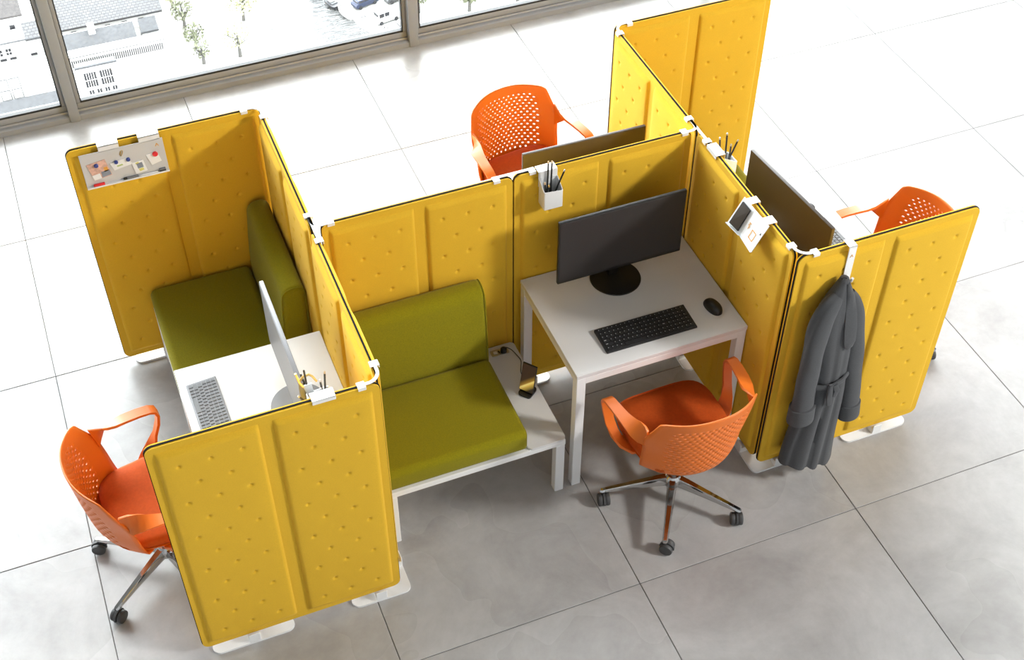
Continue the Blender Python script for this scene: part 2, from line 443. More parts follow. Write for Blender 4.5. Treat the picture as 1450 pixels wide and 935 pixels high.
# connector clips along the top edges
def cap(mb, x, y, vert, l=0.030):
    """U cap over the screen's top edge centred at x, y"""
    t = 0.0150
    if vert: x0, x1, y0, y1 = x-t, x+t, y-l/2, y+l/2
    else: x0, x1, y0, y1 = x-l/2, x+l/2, y-t, y+t
    mb.rbox(x0, x1, y0, y1, SZ1+0.0025, SZ1+0.0065, 0.0015, 1)
    if vert:
        for s in (-1, 1): mb.rbox(x+s*t-0.002, x+s*t+0.002, y0, y1, SZ1-0.009, SZ1+0.0065, 0.0015, 1)
    else:
        for s in (-1, 1): mb.rbox(x0, x1, y+s*t-0.002, y+s*t+0.002, SZ1-0.009, SZ1+0.0065, 0.0015, 1)
def clip(lab, caps, path):
    t = thing('connector_clip', lab, 'clip', (caps[0][0], caps[0][1], SZ1), 0, 'white clips joining the screens')
    ox, oy = caps[0][0], caps[0][1]
    for (x, y, v) in caps:
        mb = MB(); cap(mb, x, y, v); o = mb.build('cap', M['white_metal'], t, smooth=30)
        o.location = (-ox, -oy, -SZ1)
    for pth in path:
        mb = MB(); rings = []
        for i, p in enumerate(pth):
            a = Vector(pth[max(i-1, 0)]); b = Vector(pth[min(i+1, len(pth)-1)]); d = (b-a).normalized(); nn = Vector((-d.y, d.x))*0.006
            z0, z1 = SZ1+0.003, SZ1+0.007
            rings.append([(p[0]+nn.x, p[1]+nn.y, z0), (p[0]-nn.x, p[1]-nn.y, z0), (p[0]-nn.x, p[1]-nn.y, z1), (p[0]+nn.x, p[1]+nn.y, z1)])
        mb.loft(rings); o = mb.build('strap', M['white_metal'], t, smooth=30); o.location = (-ox, -oy, -SZ1)
def arc(x, y, sx, sy, r=0.05, n=8, ext=0.07):
    """path from (x+sx*ext, y) bending to (x, y+sy*ext), ext > r, corner towards (x, y)"""
    pts = [(x+sx*ext, y)]
    for k in range(n+1):
        a = 0.5*PI*k/n
        pts.append((x+sx*r*(1-math.sin(a)), y+sy*r*(1-math.cos(a))))
    pts.append((x, y+sy*ext)); return pts
clip('white corner clip above the pen cup with the gold scissors', [(-0.075, YA, 0), (0.0, -0.79, 1)], [arc(0.0, YA, -1, 1)])
clip('white corner clip at the whiteboard screen', [(-0.072, YD, 0), (0.0, 0.79, 1)], [arc(0.0, YD, -1, -1)])
clip('white clip joining three screens above the end of the phone dock bench backrest', [(0.072, PY, 0), (0.0, 0.082, 1), (0.0, -0.078, 1)], [arc(0.0, 0.006, 1, 1, 0.03), [(0, -0.07), (0, 0.07)]])
clip('white clip joining the two in-line screens next to the white pen cup', [(0.785, PY, 0), (0.945, PY, 0)], [[(0.785, 0.022), (0.945, 0.022)]])
clip('white clip joining three screens above the black monitor', [(1.655, PY, 0), (XE, 0.090, 1), (XE, -0.080, 1)], [arc(XE, 0.006, -1, 1, 0.03), [(XE, -0.07), (XE, 0.08)]])
clip('white corner clip at the coat screen', [(1.785, -0.862, 0), (XE, -0.795, 1)], [arc(XE, -0.862, 1, 1)])
clip('white corner clip nearest the windows', [(1.795, 0.866, 0), (XE, 0.80, 1)], [arc(XE, 0.866, 1, -1)])

# ------------------------------------------------------------------ desks
DH = 0.738
def make_desk():
    t = thing('desk', '', 'desk', group='white desks')
    # local: x -0.4..0.4, y 0 (screen side) .. -0.64 (user side)
    MB().rbox(-0.402, 0.402, -0.630, 0.0, DH-0.022, DH, 0.002, 1).build('desktop', M['laminate'], t, smooth=30)
    MB().rbox(-0.399, 0.399, -0.627, -0.003, DH-0.0235, DH-0.0215, 0.0005, 1).build('edge_band', M['board_edge'], t, smooth=30)
    fr = MB()
    for y in (-0.61, -0.02): fr.rbox(-0.36, 0.36, y-0.018, y+0.018, DH-0.060, DH-0.0235, 0.002, 1)
    for x in (-0.38, 0.38): fr.rbox(x-0.018, x+0.018, -0.59, -0.04, DH-0.060, DH-0.0235, 0.002, 1)
    fr.build('frame', M['white_metal'], t, smooth=30)
    for x in (-0.379, 0.379):
        for y in (-0.607, -0.023):
            MB().rbox(x-0.021, x+0.021, y-0.021, y+0.021, 0.0, DH-0.0235, 0.002, 1).build('leg', M['white_metal'], t, smooth=30)
    return t
desk = make_desk()
desk.location = (1.286, -0.018, 0); desk['label'] = 'white desk with the black keyboard and black mouse'
dL = copy_tree(desk); dL.location = (-0.034, -0.391, 0); dL.rotation_euler.z = -PI/2; dL['label'] = 'white desk with the silver keyboard and pale monitor behind a yellow screen'
dB = copy_tree(desk); dB.location = (1.286, 0.060, 0); dB.rotation_euler.z = PI; dB['label'] = 'white desk hidden behind the pen cup screen before the orange chair by the windows'
dR = copy_tree(desk); dR.location = (1.806, -0.425, 0); dR.rotation_euler.z = PI/2; dR['label'] = 'white desk behind the coat screen with a dark backed monitor'

# ------------------------------------------------------------------ benches
BH = 0.362
def cushion(x0, x1, prof, r=0.018):
    """profile (y, z) closed outline lofted along x with softened, domed ends"""
    cy = sum(p[0] for p in prof)/len(prof); cz = sum(p[1] for p in prof)/len(prof)
    rings = []
    def ring(x, inset):
        out = []
        n = len(prof)
        for i, p in enumerate(prof):
            a = prof[i-1]; b = prof[(i+1) % n]
            d = Vector((b[0]-a[0], b[1]-a[1])).normalized(); nn = Vector((-d.y, d.x))
            out.append((x, p[0]+nn.x*inset, p[1]+nn.y*inset))
        return out
    for k in range(5, -1, -1):
        a = 0.5*PI*k/5; rings.append(ring(x0 + r*(1-math.sin(a)), r*(1-math.cos(a))))
    for k in range(6):
        a = 0.5*PI*k/5; rings.append(ring(x1 - r*(1-math.sin(a)), r*(1-math.cos(a))))
    return MB().loft(rings)
def make_bench():
    t = thing('bench', '', 'bench', group='green benches')
    MB().rbox(0.03, 0.845, -0.655, -0.030, 0.318, 0.350, 0.002, 1).build('frame', M['white_metal'], t, smooth=30)
    for x in (0.051, 0.822):
        for y in (-0.634, -0.052):
            MB().rbox(x-0.021, x+0.021, y-0.021, y+0.021, 0, 0.318, 0.002, 1).build('leg', M['white_metal'], t, smooth=30)
    top = MB().prism(rrect(0.672, 0.847, -0.658, -0.030, 0.022, 5, (1, 1, 1, 0)), 'z', 0.350, BH)
    tt = top.build('side_table', M['laminate'], t, smooth=30)
    # seat: flat with rounded front
    pr = rrect(-0.655, -0.170, 0.352, 0.472, 0.034, 7)
    # profile outline is ccw in (y,z): inset direction is to the left of travel
    s = cushion(0.032, 0.670, pr, 0.022).build('seat_cushion', M['green'], t, smooth=50)
    # back: upright pad, rounded top, leaning a little
    pts = []
    for k in range(5): q = PI + 0.5*PI*k/4; pts.append((-0.148+0.020*math.cos(q), 0.372+0.020*math.sin(q)))
    for k in range(5): q = 1.5*PI + 0.5*PI*k/4; pts.append((-0.055+0.020*math.cos(q), 0.372+0.020*math.sin(q)))
    for k in range(7): q = 0.5*PI*k/6; pts.append((-0.071+0.036*math.cos(q), 0.815+0.036*math.sin(q)))
    for k in range(8): q = 0.5*PI + 0.5*PI*k/7; pts.append((-0.090+0.052*math.cos(q), 0.797+0.054*math.sin(q)))
    for k in range(1, 6): pts.append((lerp(-0.142, -0.168, math.sin(PI/2*k/6)), lerp(0.797, 0.40, k/6)))
    bc = cushion(0.032, 0.678, pts, 0.024).build('back_cushion', M['green'], t, smooth=50)
    cyc = [Vector((0.6725, p[0], p[1])) for p in pts]; ctr = sum(cyc, Vector())/len(cyc)
    cyc = [p + (ctr-p).normalized()*0.0045 for p in cyc]
    MB().tube(cyc + cyc[:1], 0.0028, 6, cap=False).build('piping', M['green'], bc, smooth=60)
    return t
bench = make_bench()
bench['label'] = 'olive green bench with white side table holding the phone dock'
bench.location = (0, 0.006, 0)
bL = copy_tree(bench); bL.location = (-0.004, 0.862, 0); bL.rotation_euler.z = -PI/2; bL['label'] = 'olive green bench in the corner below the whiteboard'
bR = copy_tree(bench); bR.location = (XE+0.005, -0.014, 0); bR.rotation_euler.z = PI/2; bR['label'] = 'olive green bench behind the black monitor corner next to the end screen'
# power socket let into the side table of the first bench
ps = MB().rbox(0.722, 0.806, -0.092, -0.052, BH, BH+0.0025, 0.001, 1).build('power_socket', M['steel'], bench, smooth=30)
MB().rbox(0.734, 0.752, -0.081, -0.063, BH+0.0025, BH+0.0045, 0.0008, 1).build('usb_port', M['white'], ps, smooth=30)
MB().rbox(0.758, 0.764, -0.081, -0.063, BH+0.0025, BH+0.0035, 0.0005, 1).build('usb_slot', M['black'], ps, smooth=30)

# ------------------------------------------------------------------ chairs
BACK = [(0.0, (0.393, -0.150, 0.185, 0.110)), (0.08, (0.408, -0.208, 0.224, 0.135)), (0.22, (0.470, -0.236, 0.236, 0.145)),
        (0.42, (0.560, -0.250, 0.240, 0.145)), (0.60, (0.640, -0.259, 0.250, 0.135)), (0.72, (0.692, -0.264, 0.246, 0.118)),
        (0.86, (0.755, -0.270, 0.231, 0.098)), (1.0, (0.814, -0.276, 0.218, 0.084))]
def back_pt(u, v):
    z, y, w, c = interp(BACK, v)
    return (w*u, y + c*abs(u)**2.3, z - 0.020*(v**5)*u*u)
def back_mesh():
    Mh, N = 34, 25                     # half columns, rows
    r0, r1 = 4, 22
    mb = MB(); V = {}
    def P(i, j):
        # round the top corners
        u = -1 + 2*i/Mh; v = j/N
        if v > 0.93:
            q = (v-0.93)/0.07; lim = 1 - 0.075*(1 - math.sqrt(max(0, 1-q*q)))
            u *= lim
        return back_pt(u, v)
    for j in range(N):
        a, b = 4, Mh-4
        if not (r0 <= j < r1):
            for i in range(Mh): mb.add([P(i,j), P(i+1,j), P(i+1,j+1), P(i,j+1)], [(0,1,2,3)])
            continue
        # fewer holes towards the bottom, like the photo's tapering field
        st = a + (j % 2)
        cells = []
        i = st
        while i+2 <= b: cells.append(i); i += 2
        covered = set()
        for i in cells:
            covered |= {i, i+1}
            o = [P(i,j), P(i+1,j), P(i+2,j), P(i+2,j+1), P(i+1,j+1), P(i,j+1)]
            h = []
            for k in range(6):
                du, dv = [(-.30,-.16), (0,-.30), (.30,-.16), (.30,.16), (0,.30), (-.30,.16)][k]
                h.append(P(i+1+2*du*0.60, j+0.5+dv*0.90))
            mb.add(o+h, [(k, (k+1) % 6, 6+(k+1) % 6, 6+k) for k in range(6)])
        for i in range(Mh):
            if i not in covered: mb.add([P(i,j), P(i+1,j), P(i+1,j+1), P(i,j+1)], [(0,1,2,3)])
    return mb.mesh('backrest', 50)
BACKM = back_mesh()
def arm_mesh(s):
    path = [(0.240, -0.133, 0.652, 0.118, (0.0, 0.34, -0.94)), (0.251, -0.108, 0.656, 0.096, (0.36, 0.2, -0.9)), (0.262, -0.078, 0.660, 0.076, (0.76, 0, -0.65)), (0.272, -0.042, 0.662, 0.062, (0.94, 0, -0.3)), (0.281, 0.0, 0.662, 0.054, (1, 0, -0.08)), (0.288, 0.06, 0.660, 0.050, (1, 0, 0)),
            (0.292, 0.108, 0.655, 0.048, (1, 0, 0)), (0.293, 0.130, 0.644, 0.047, (1, 0, 0)), (0.292, 0.139, 0.618, 0.045, (1, 0, 0)), (0.289, 0.130, 0.570, 0.042, (1, 0, 0)), (0.283, 0.108, 0.515, 0.044, (1, 0.1, 0)),
            (0.272, 0.080, 0.465, 0.052, (0.8, -0.6, 0)), (0.252, 0.055, 0.428, 0.075, (0.3, -0.95, 0)), (0.215, 0.040, 0.408, 0.11, (0, -1, 0)), (0.16, 0.03, 0.402, 0.11, (0, -1, 0))]
    rings = []; n = len(path)
    for i, (x, y, z, w, wx) in enumerate(path):
        a = path[max(i-1, 0)]; b = path[min(i+1, n-1)]
        d = Vector((b[0]-a[0], b[1]-a[1], b[2]-a[2])).normalized()
        wx = Vector(wx); wx = (wx - d*wx.dot(d)).normalized()
        nn = wx.cross(d).normalized()*0.006
        c = Vector((x, y, z)); hw = wx*w/2
        rings.append([c-hw*0.96-nn, c+hw*0.96-nn, c+hw, c+hw*0.96+nn, c-hw*0.96+nn, c-hw])
    if s < 0: rings = [[(-p[0], p[1], p[2]) for p in R] for R in rings]
    return MB().loft(rings).mesh('armrest', 60)
def pan_rings(z0, z1, sx, y0, y1, e=3.2, n=36):
    def ring(z, k):
        out = []
        for i in range(n):
            a = 2*PI*i/n; c, s_ = math.cos(a), math.sin(a)
            x = math.copysign(abs(c)**(2/e), c); y = math.copysign(abs(s_)**(2/e), s_)
            hy = (y1-y0)/2; xx = x*sx*k*(1-0.10*(y < 0)*abs(y)); out.append((xx, (y0+y1)/2 + y*hy*k, z + 0.012*(abs(x)**2)*0 ))
        return out
    return ring
def make_chair():
    t = thing('swivel_chair', '', 'chair', group='orange swivel chairs')
    # seat cushion
    ring = pan_rings(0, 0, 0.226, -0.190, 0.248, 4.6)
    def dish(R, a): return [(p[0], p[1], p[2] - a*max(0, (p[1]-0.14)/0.1)**2*0.012 - 0.006*(1-(p[0]/0.22)**2)) for p in R]
    rs = [ring(0.424, 0.93), ring(0.428, 0.985), ring(0.440, 1.0), ring(0.456, 0.995), dish(ring(0.468, 0.97), 1), dish(ring(0.476, 0.90), 1), dish(ring(0.479, 0.7), 1), dish(ring(0.479, 0.4), 1), dish(ring(0.479, 0.05), 1)]
    MB().loft(rs).build('seat', M['orange_fabric'], t, smooth=60)
    ring2 = pan_rings(0, 0, 0.230, -0.188, 0.236, 4.2)
    MB().loft([ring2(0.392, 0.62), ring2(0.400, 0.86), ring2(0.412, 0.96), ring2(0.424, 0.985)]).build('seat_shell', M['orange'], t, smooth=60)
    b = ob('backrest', BACKM, M['orange'], t)
    md = b.modifiers.new('thickness', 'SOLIDIFY'); md.thickness = 0.007; md.offset = 0
    for s in (-1, 1): ob('armrest', arm_mesh(s), M['orange'], t)
    MB().lathe([(0.075, 0.382), (0.075, 0.393), (0.03, 0.393)][::-1] + [(0.07, 0.378), (0.028, 0.375), (0.026, 0.25), (0.017, 0.25), (0.017, 0.13)], n=20).build('gas_column', M['chrome'], t)
    MB().lathe([(0.0, 0.145), (0.028, 0.145), (0.040, 0.132), (0.044, 0.105), (0.038, 0.085), (0.0, 0.085)], n=24).build('hub', M['chrome'], t)
    return t
def leg_mesh():
    rings = []
    for (r, w, h0, h1) in ((0.025, 0.046, 0.088, 0.138), (0.07, 0.042, 0.088, 0.134), (0.17, 0.034, 0.083, 0.116), (0.27, 0.028, 0.076, 0.098), (0.322, 0.025, 0.070, 0.088), (0.330, 0.018, 0.072, 0.085)):
        a = w/2
        rings.append([(r, -a*0.8, h0), (r, a*0.8, h0), (r, a, (h0+h1)/2), (r, a*0.55, h1), (r, -a*0.55, h1), (r, -a, (h0+h1)/2)])
    return MB().loft(rings).mesh('base_leg', 40)
LEGM = leg_mesh()
def fork_mesh():
    mb = MB()
    mb.tube([(0, 0, 0.082), (0, 0, 0.058)], 0.007, 10)
    # hood over the wheels
    rings = []
    for x in (-0.0052, -0.0042, 0.0042, 0.0052):
        rr = 0.034 if abs(x) < 0.005 else 0.033
        R = []
        for k in range(9): a = -0.15 + (PI+0.3)*k/8; R.append((x, rr*math.cos(a)-0.012, 0.030+rr*math.sin(a)))
        for k in range(8, -1, -1): a = -0.15 + (PI+0.3)*k/8; R.append((x, 0.022*math.cos(a)-0.012, 0.029+0.022*math.sin(a)))
        rings.append(R)
    mb.loft(rings)
    return mb.mesh('caster', 40)
FORKM = fork_mesh()
WHEELM = MB().lathe([(0.0, -0.0105), (0.023, -0.0105), (0.0285, -0.0085), (0.030, -0.003), (0.030, 0.003), (0.0285, 0.0085), (0.023, 0.0105), (0.0, 0.0105)], n=22, axis='x').mesh('wheel', 40)
def place_base(t, a0, spin):
    for k in range(5):
        a = a0 + 2*PI*k/5
        l = ob('base_leg', LEGM, M['chrome'], t); l.rotation_euler = (0, 0, a)
        c = ob('caster', FORKM, M['rubber'], t); c.location = (0.312*math.cos(a), 0.312*math.sin(a), 0); c.rotation_euler = (0, 0, spin[k])
        for s in (-1, 1):
            w_ = ob('wheel', WHEELM, M['rubber'], c); w_.location = (s*0.0165, -0.012, 0.030)
chairC = make_chair()
CH = [(1.285, -0.853, 1.0, 21, 'orange swivel chair at the desk with the black keyboard'),
      (-0.893, -0.388, -86.0, 88, 'orange swivel chair at the desk with the silver keyboard'),
      (1.335, 0.985, 189.0, 30, 'orange swivel chair facing the dark backed monitor nearest the windows'),
      (2.612, -0.372, 93.0, 8, 'orange swivel chair behind the screen with the grey coat')]
protos = [chairC] + [copy_tree(chairC) for _ in CH[1:]]
for o, (x, y, yaw, a0, lab) in zip(protos, CH):
    o.location = (x, y, 0); o.rotation_euler = (0, 0, math.radians(yaw)); o['label'] = lab
    place_base(o, math.radians(a0), [random.uniform(-0.5, 0.5) + (1.2 if k % 2 else -0.4) for k in range(5)])

# ------------------------------------------------------------------ monitors
def make_monitor(screen, shell, basem):
    t = thing('monitor', '', 'monitor', group='monitors on the desks')
    # local: screen faces -y, base centre at origin, z from the desk top
    sh = MB().rbox(-0.297, 0.297, -0.048, -0.030, 0.094, 0.444, 0.004, 2)
    sh.rbox(-0.05, 0.05, -0.031, -0.010, 0.10, 0.16, 0.003, 1)
    sh.build('shell', shell, t, smooth=30)
    MB().rbox(-0.291, 0.291, -0.0495, -0.0475, 0.110, 0.439, 0.001, 1).build('display', screen, t, smooth=30)
    nk = MB(); nk.rbox(-0.024, 0.024, 0.006, 0.020, 0.006, 0.15, 0.004, 2); nk.rbox(-0.024, 0.024, -0.012, 0.020, 0.11, 0.15, 0.004, 2)
    nk.build('neck', basem, t, smooth=30)
    MB().lathe([(0.0, 0.0), (0.112, 0.0), (0.115, 0.003), (0.113, 0.007), (0.0, 0.009)], c=(0, -0.015, 0), n=48).build('base', basem, t, smooth=30)
    return t
mC = make_monitor(M['screen_dark'], M['black'], M['black'])
mC.location = (1.282, -0.150, DH); mC['label'] = 'black monitor above the black keyboard'
mB = copy_tree(mC); mB.location = (1.312, 0.245, DH); mB.rotation_euler.z = PI + math.radians(-1)
mB['label'] = 'dark monitor turned away behind the pen cup screen facing the chair by the windows'
mR = copy_tree(mC); mR.location = (1.962, -0.352, DH); mR.rotation_euler.z = PI/2 + math.radians(5.5)
mR['label'] = 'dark monitor turned away behind the phone holder screen next to the coat corner'
for mm in (mB, mR):
    for c in kids(mm):
        if c.name.startswith('shell'):
            c.data = c.data.copy(); c.data.materials.clear(); c.data.materials.append(M['monitor_back'])
mL = make_monitor(M['silver_display'], M['silver'], M['silver'])
mL.location = (-0.212, -0.365, DH); mL.rotation_euler.z = -PI/2
mL['label'] = 'pale silver monitor on the desk with the silver keyboard'

# ------------------------------------------------------------------ keyboards and mice
def make_keyboard(name, lab, loc, rz, lx, ly, cols, body, key, leg, block):
    t = thing(name, lab, 'keyboard', loc, rz, 'keyboards')
    pr = [(-ly/2, 0.0), (ly/2, 0.0), (ly/2, 0.014), (ly/2-0.006, 0.016), (-ly/2+0.004, 0.009), (-ly/2, 0.007)]
    MB().prism(pr, 'x', -lx/2, lx/2).build('body', body, t, smooth=20)
    ks = MB(); lg = MB()
    rows = 6; py = (ly-0.014)/rows
    for r in range(rows):
        y = -ly/2 + 0.007 + (r+0.5)*py
        zt = 0.009 + (y+ly/2)/ly*0.007
        x = -lx/2 + 0.008; pitch = (lx-0.016)/cols
        i = 0
        while i < cols - 1e-6:
            w_ = 1.0
            if r == 0 and 4 <= i < 9: w_ = 5.0
            elif r in (1, 2) and i == 0: w_ = 1.5 if r == 2 else 2.0
            elif block and abs(i-14) < 1.0 and r in (1, 2, 3, 4): w_ = 14.9 - i if 14.9 - i > 0.6 else 1.0
            w_ = min(w_, cols-i)
            a, b = x + i*pitch + 0.0012, x + (i+w_)*pitch - 0.0012
            gap = block and (15.0 <= i < 15.4)
            if b - a > 0.004:
                ks.add([(a, y-py/2+0.0012, zt-0.002), (b, y-py/2+0.0012, zt-0.002), (b, y+py/2-0.0012, zt-0.002), (a, y+py/2-0.0012, zt-0.002),
                        (a+0.0012, y-py/2+0.002, zt+0.0032), (b-0.0012, y-py/2+0.002, zt+0.0032), (b-0.0012, y+py/2-0.002, zt+0.0038), (a+0.0012, y+py/2-0.002, zt+0.0038)],
                       [(4,5,6,7), (0,1,5,4), (1,2,6,5), (2,3,7,6), (3,0,4,7)])
                if leg and w_ < 3:
                    lx0 = a+0.0035; ll = 0.0032 if w_ < 1.2 else 0.009
                    z_ = zt + 0.0041
                    lg.add([(lx0, y+0.0015, z_), (lx0+ll, y+0.0015, z_), (lx0+ll, y+0.0045, z_), (lx0, y+0.0045, z_)], [(0,1,2,3)])
            i += w_
    tag(ks.build('keys', key, t, smooth=None), kind='stuff')
    if leg: tag(lg.build('key_legends', leg, t, smooth=None), kind='stuff')
    return t
make_keyboard('keyboard', 'full size black keyboard in front of the black monitor', (1.268, -0.506, DH), math.radians(-0.3), 0.424, 0.138, 20, M['black'], M['black_key'], M['legend'], True)
make_keyboard('keyboard', 'small silver keyboard on the desk with the pale silver monitor', (-0.570, -0.243, DH), -PI/2 + math.radians(1), 0.285, 0.126, 15, M['silver'], M['silver_key'], None, False)
make_keyboard('keyboard', 'small silver keyboard at the desk behind the coat screen', (2.308, -0.306, DH), PI/2 + math.radians(4), 0.285, 0.126, 15, M['silver'], M['silver_key'], None, False)
def make_mouse(lab, loc, rz, m):
    t = thing('computer_mouse', lab, 'mouse', loc, rz, 'computer mice')
    rings = []
    for k in range(9):
        v = k/8; z = 0.034*math.sin(v*PI/2); s = math.cos(v*PI/2)**0.55 if v < 1 else 0.02
        R = []
        for i in range(28):
            a = 2*PI*i/28; c_, s_ = math.cos(a), math.sin(a)
            R.append((0.031*s*math.copysign(abs(c_)**0.85, c_), 0.054*s*math.copysign(abs(s_)**0.9, s_) - 0.006*v, z*(1 - 0.12*s_*s)))
        rings.append(R)
    MB().loft(rings).build('body', m, t, smooth=60)
    MB().rbox(-0.003, 0.003, 0.016, 0.032, 0.0235, 0.031, 0.002, 2).build('scroll_wheel', M['rubber'], t)
    mk = MB(); mk.box(-0.008, 0.008, -0.028, -0.025, 0.0325, 0.0338); mk.build('mark', M['legend'], t, smooth=None)
make_mouse('black computer mouse beside the black keyboard', (1.599, -0.492, DH), math.radians(8), M['black'])
make_mouse('dark computer mouse behind the dark backed monitor at the coat corner', (2.297, -0.085, DH), math.radians(95), M['rubber'])

# ------------------------------------------------------------------ phone dock and phone
t = thing('phone_dock', 'small black phone dock on the white side table of the green bench', 'phone dock', (0.790, -0.338, BH), math.radians(-52))
MB().prism(rrect(-0.030, 0.034, -0.036, 0.036, 0.014), 'z', 0.0, 0.009).build('base', M['black'], t)
MB().rbox(-0.026, 0.026, 0.004, 0.012, 0.009, 0.030, 0.002, 1).build('back_stop', M['black'], t)
ph = thing('phone', 'black phone with a golden picture leaning on the dock', 'phone', (0.783, -0.344, BH+0.010), math.radians(-52))
ph.rotation_euler = (math.radians(-14), 0, math.radians(-52))
MB().rbox(-0.036, 0.036, -0.004, 0.004, 0.0, 0.150, 0.003, 2).build('body', M['black'], ph)
def phone_screen():
    m = bpy.data.materials.new('phone_picture'); m.use_nodes = True; nt = m.node_tree; b = nt.nodes['Principled BSDF']
    tc = nt.nodes.new('ShaderNodeTexCoord'); sp = nt.nodes.new('ShaderNodeSeparateXYZ'); nt.links.new(tc.outputs['Object'], sp.inputs[0])
    a = nt.nodes.new('ShaderNodeMath'); a.operation = 'MULTIPLY_ADD'; a.inputs[1].default_value = -0.9; nt.links.new(sp.outputs['X'], a.inputs[0]); nt.links.new(sp.outputs['Z'], a.inputs[2])
    cr = nt.nodes.new('ShaderNodeValToRGB'); e = cr.color_ramp.elements
    mr = nt.nodes.new('ShaderNodeMapRange'); mr.inputs['From Min'].default_value = 0.0; mr.inputs['From Max'].default_value = 0.14
    nt.links.new(a.outputs[0], mr.inputs['Value']); nt.links.new(mr.outputs[0], cr.inputs[0])
    e[0].position = 0.0; e[0].color = (0.03, 0.02, 0.01, 1); e[1].position = 0.18; e[1].color = (0.5, 0.33, 0.05, 1)
    for p, c in ((0.30, (0.85, 0.65, 0.2, 1)), (0.36, (0.3, 0.17, 0.03, 1)), (0.55, (0.05, 0.03, 0.02, 1))):
        q = cr.color_ramp.elements.new(p); q.color = c
    nt.links.new(cr.outputs[0], b.inputs['Base Color']); nt.links.new(cr.outputs[0], b.inputs['Emission Color']); b.inputs['Emission Strength'].default_value = 0.5
    b.inputs['Roughness'].default_value = 0.15
    return m
MB().rbox(-0.0335, 0.0335, -0.0046, -0.0040, 0.005, 0.145, 0.0002, 1).build('display', phone_screen(), ph)
t = thing('charging_cable', 'thin dark charging cable with plug in the side table socket', 'cable', (0.782, -0.072, BH))
cb = [(0.0, 0.0, 0.022), (0.012, -0.004, 0.030), (0.032, -0.018, 0.020), (0.047, -0.045, 0.006), (0.053, -0.080, 0.003), (0.040, -0.115, 0.003), (0.026, -0.148, 0.003), (0.022, -0.190, 0.003), (0.016, -0.228, 0.004)]
path = [interp([(i/(len(cb)-1), p) for i, p in enumerate(cb)], k/40) for k in range(41)]
MB().tube(path, 0.0022, 8).build('cord', M['rubber'], t, smooth=60)
MB().lathe([(0.0, 0.0028), (0.014, 0.0028), (0.016, 0.006), (0.015, 0.022), (0.009, 0.028), (0.0, 0.029)], n=18).build('plug', M['black'], t)

# ------------------------------------------------------------------ white pen cups hooked on the screens, pens
def logo(parent, x, y, z, s=0.012, flat='y'):
    pts = [(-s*0.6, 0), (-s*0.35, 0), (0, s*0.75), (s*0.35, 0), (s*0.6, 0), (s*0.12, s*1.1), (-s*0.12, s*1.1)]
    mb = MB(); mb.prism([(x+p[0], z+p[1]) for p in pts], 'y', y, y-0.0006)
    return mb.build('printed_mark', M['logo'], parent, smooth=None)
def pen_cup(lab, x, y, rz):
    """local: screen plane at y=0, cup hangs on the -y side"""
    t = thing('pen_cup', lab, 'pen cup', (x, y, SZ1), rz, 'white pen cups hooked on the screens')
    w, d, h = 0.043, 0.066, 0.108
    oy = -0.0285; z0 = -0.150
    mb = MB()
    th = 0.0025
    def top(yy, xx): return z0 + h + 0.016*math.cos((yy-oy)/d*PI) - 0.004*math.sin(xx/w*PI/2)
    # outer and inner wall rings
    ol = rrect(-w, w, oy-d, oy, 0.006, 3); il = rrect(-w+th, w-th, oy-d+th, oy-th, 0.004, 3); n_ = len(ol)
    vs = [(p[0], p[1], z0) for p in ol] + [(p[0], p[1], top(p[1], p[0])) for p in ol] + [(p[0], p[1], top(p[1], p[0])) for p in il] + [(p[0], p[1], z0+0.004) for p in il]
    fs = [tuple(range(n_-1, -1, -1)), tuple(range(3*n_, 4*n_))]
    for i in range(n_):
        j = (i+1) % n_
        for q in range(3): fs.append((q*n_+i, q*n_+j, (q+1)*n_+j, (q+1)*n_+i))
    mb.add(vs, fs).build('cup', M['white'], t, smooth=30)
    hk = MB(); hk.rbox(-w, w, oy-0.0005, oy+0.002, z0+0.08, 0.0075, 0.001, 1); hk.rbox(-w, w, oy, 0.0160, 0.0040, 0.0075, 0.001, 1); hk.rbox(-w, w, 0.0135, 0.0160, -0.012, 0.0075, 0.001, 1)
    hk.build('hook', M['white'], t, smooth=30)
    return t, Matrix.Translation((x, y, SZ1)) @ Matrix.Rotation(rz, 4, 'Z')
def pencil(lab, mtx, a, b, body, tip, r=0.0038, group='pens and pencils in the cups'):
    A = mtx @ Vector(a); B = mtx @ Vector(b); d = B-A
    t = thing('pencil', lab, 'pencil', A, 0, group); t.rotation_euler = d.to_track_quat('Z', 'Y').to_euler()
    L_ = d.length
    MB().tube([(0,0,0.0), (0,0,L_-0.010)], r, 8).build('barrel', body, t)
    MB().tube([(0,0,L_-0.010), (0,0,L_-0.002), (0,0,L_)], [r, r*0.95, r*0.6], 8).build('end_cap', tip, t)
t, mx = pen_cup('white pen cup hooked on the screen next to the black monitor', 1.008, PY, 0)
base = -0.143
for (a, b, bd, tp, lb) in (((-0.012, -0.05, base), (-0.010, -0.052, 0.075), 'black', 'wood', 'tallest upright black pencil with pale end'), ((0.0, -0.058, base), (0.012, -0.040, 0.062), 'black', 'wood', 'second tallest black pencil with pale end'), ((0.004, -0.056, base), (0.056, -0.074, 0.028), 'black', 'steel', 'black pen leaning out over the rim'),
                       ((-0.020, -0.075, base), (-0.031, -0.068, -0.020), 'black', 'wood', 'short black pencil with pale end'), ((-0.006, -0.075, base), (-0.018, -0.080, -0.028), 'black', 'gold', 'short black pencil with gold end')):
    pencil(lb + ' in the pen cup beside the black monitor', mx, a, b, M[bd], M[tp])
t, mx = pen_cup('white pen cup hooked behind the screen corner above the black monitor', XE, -0.150, PI/2)
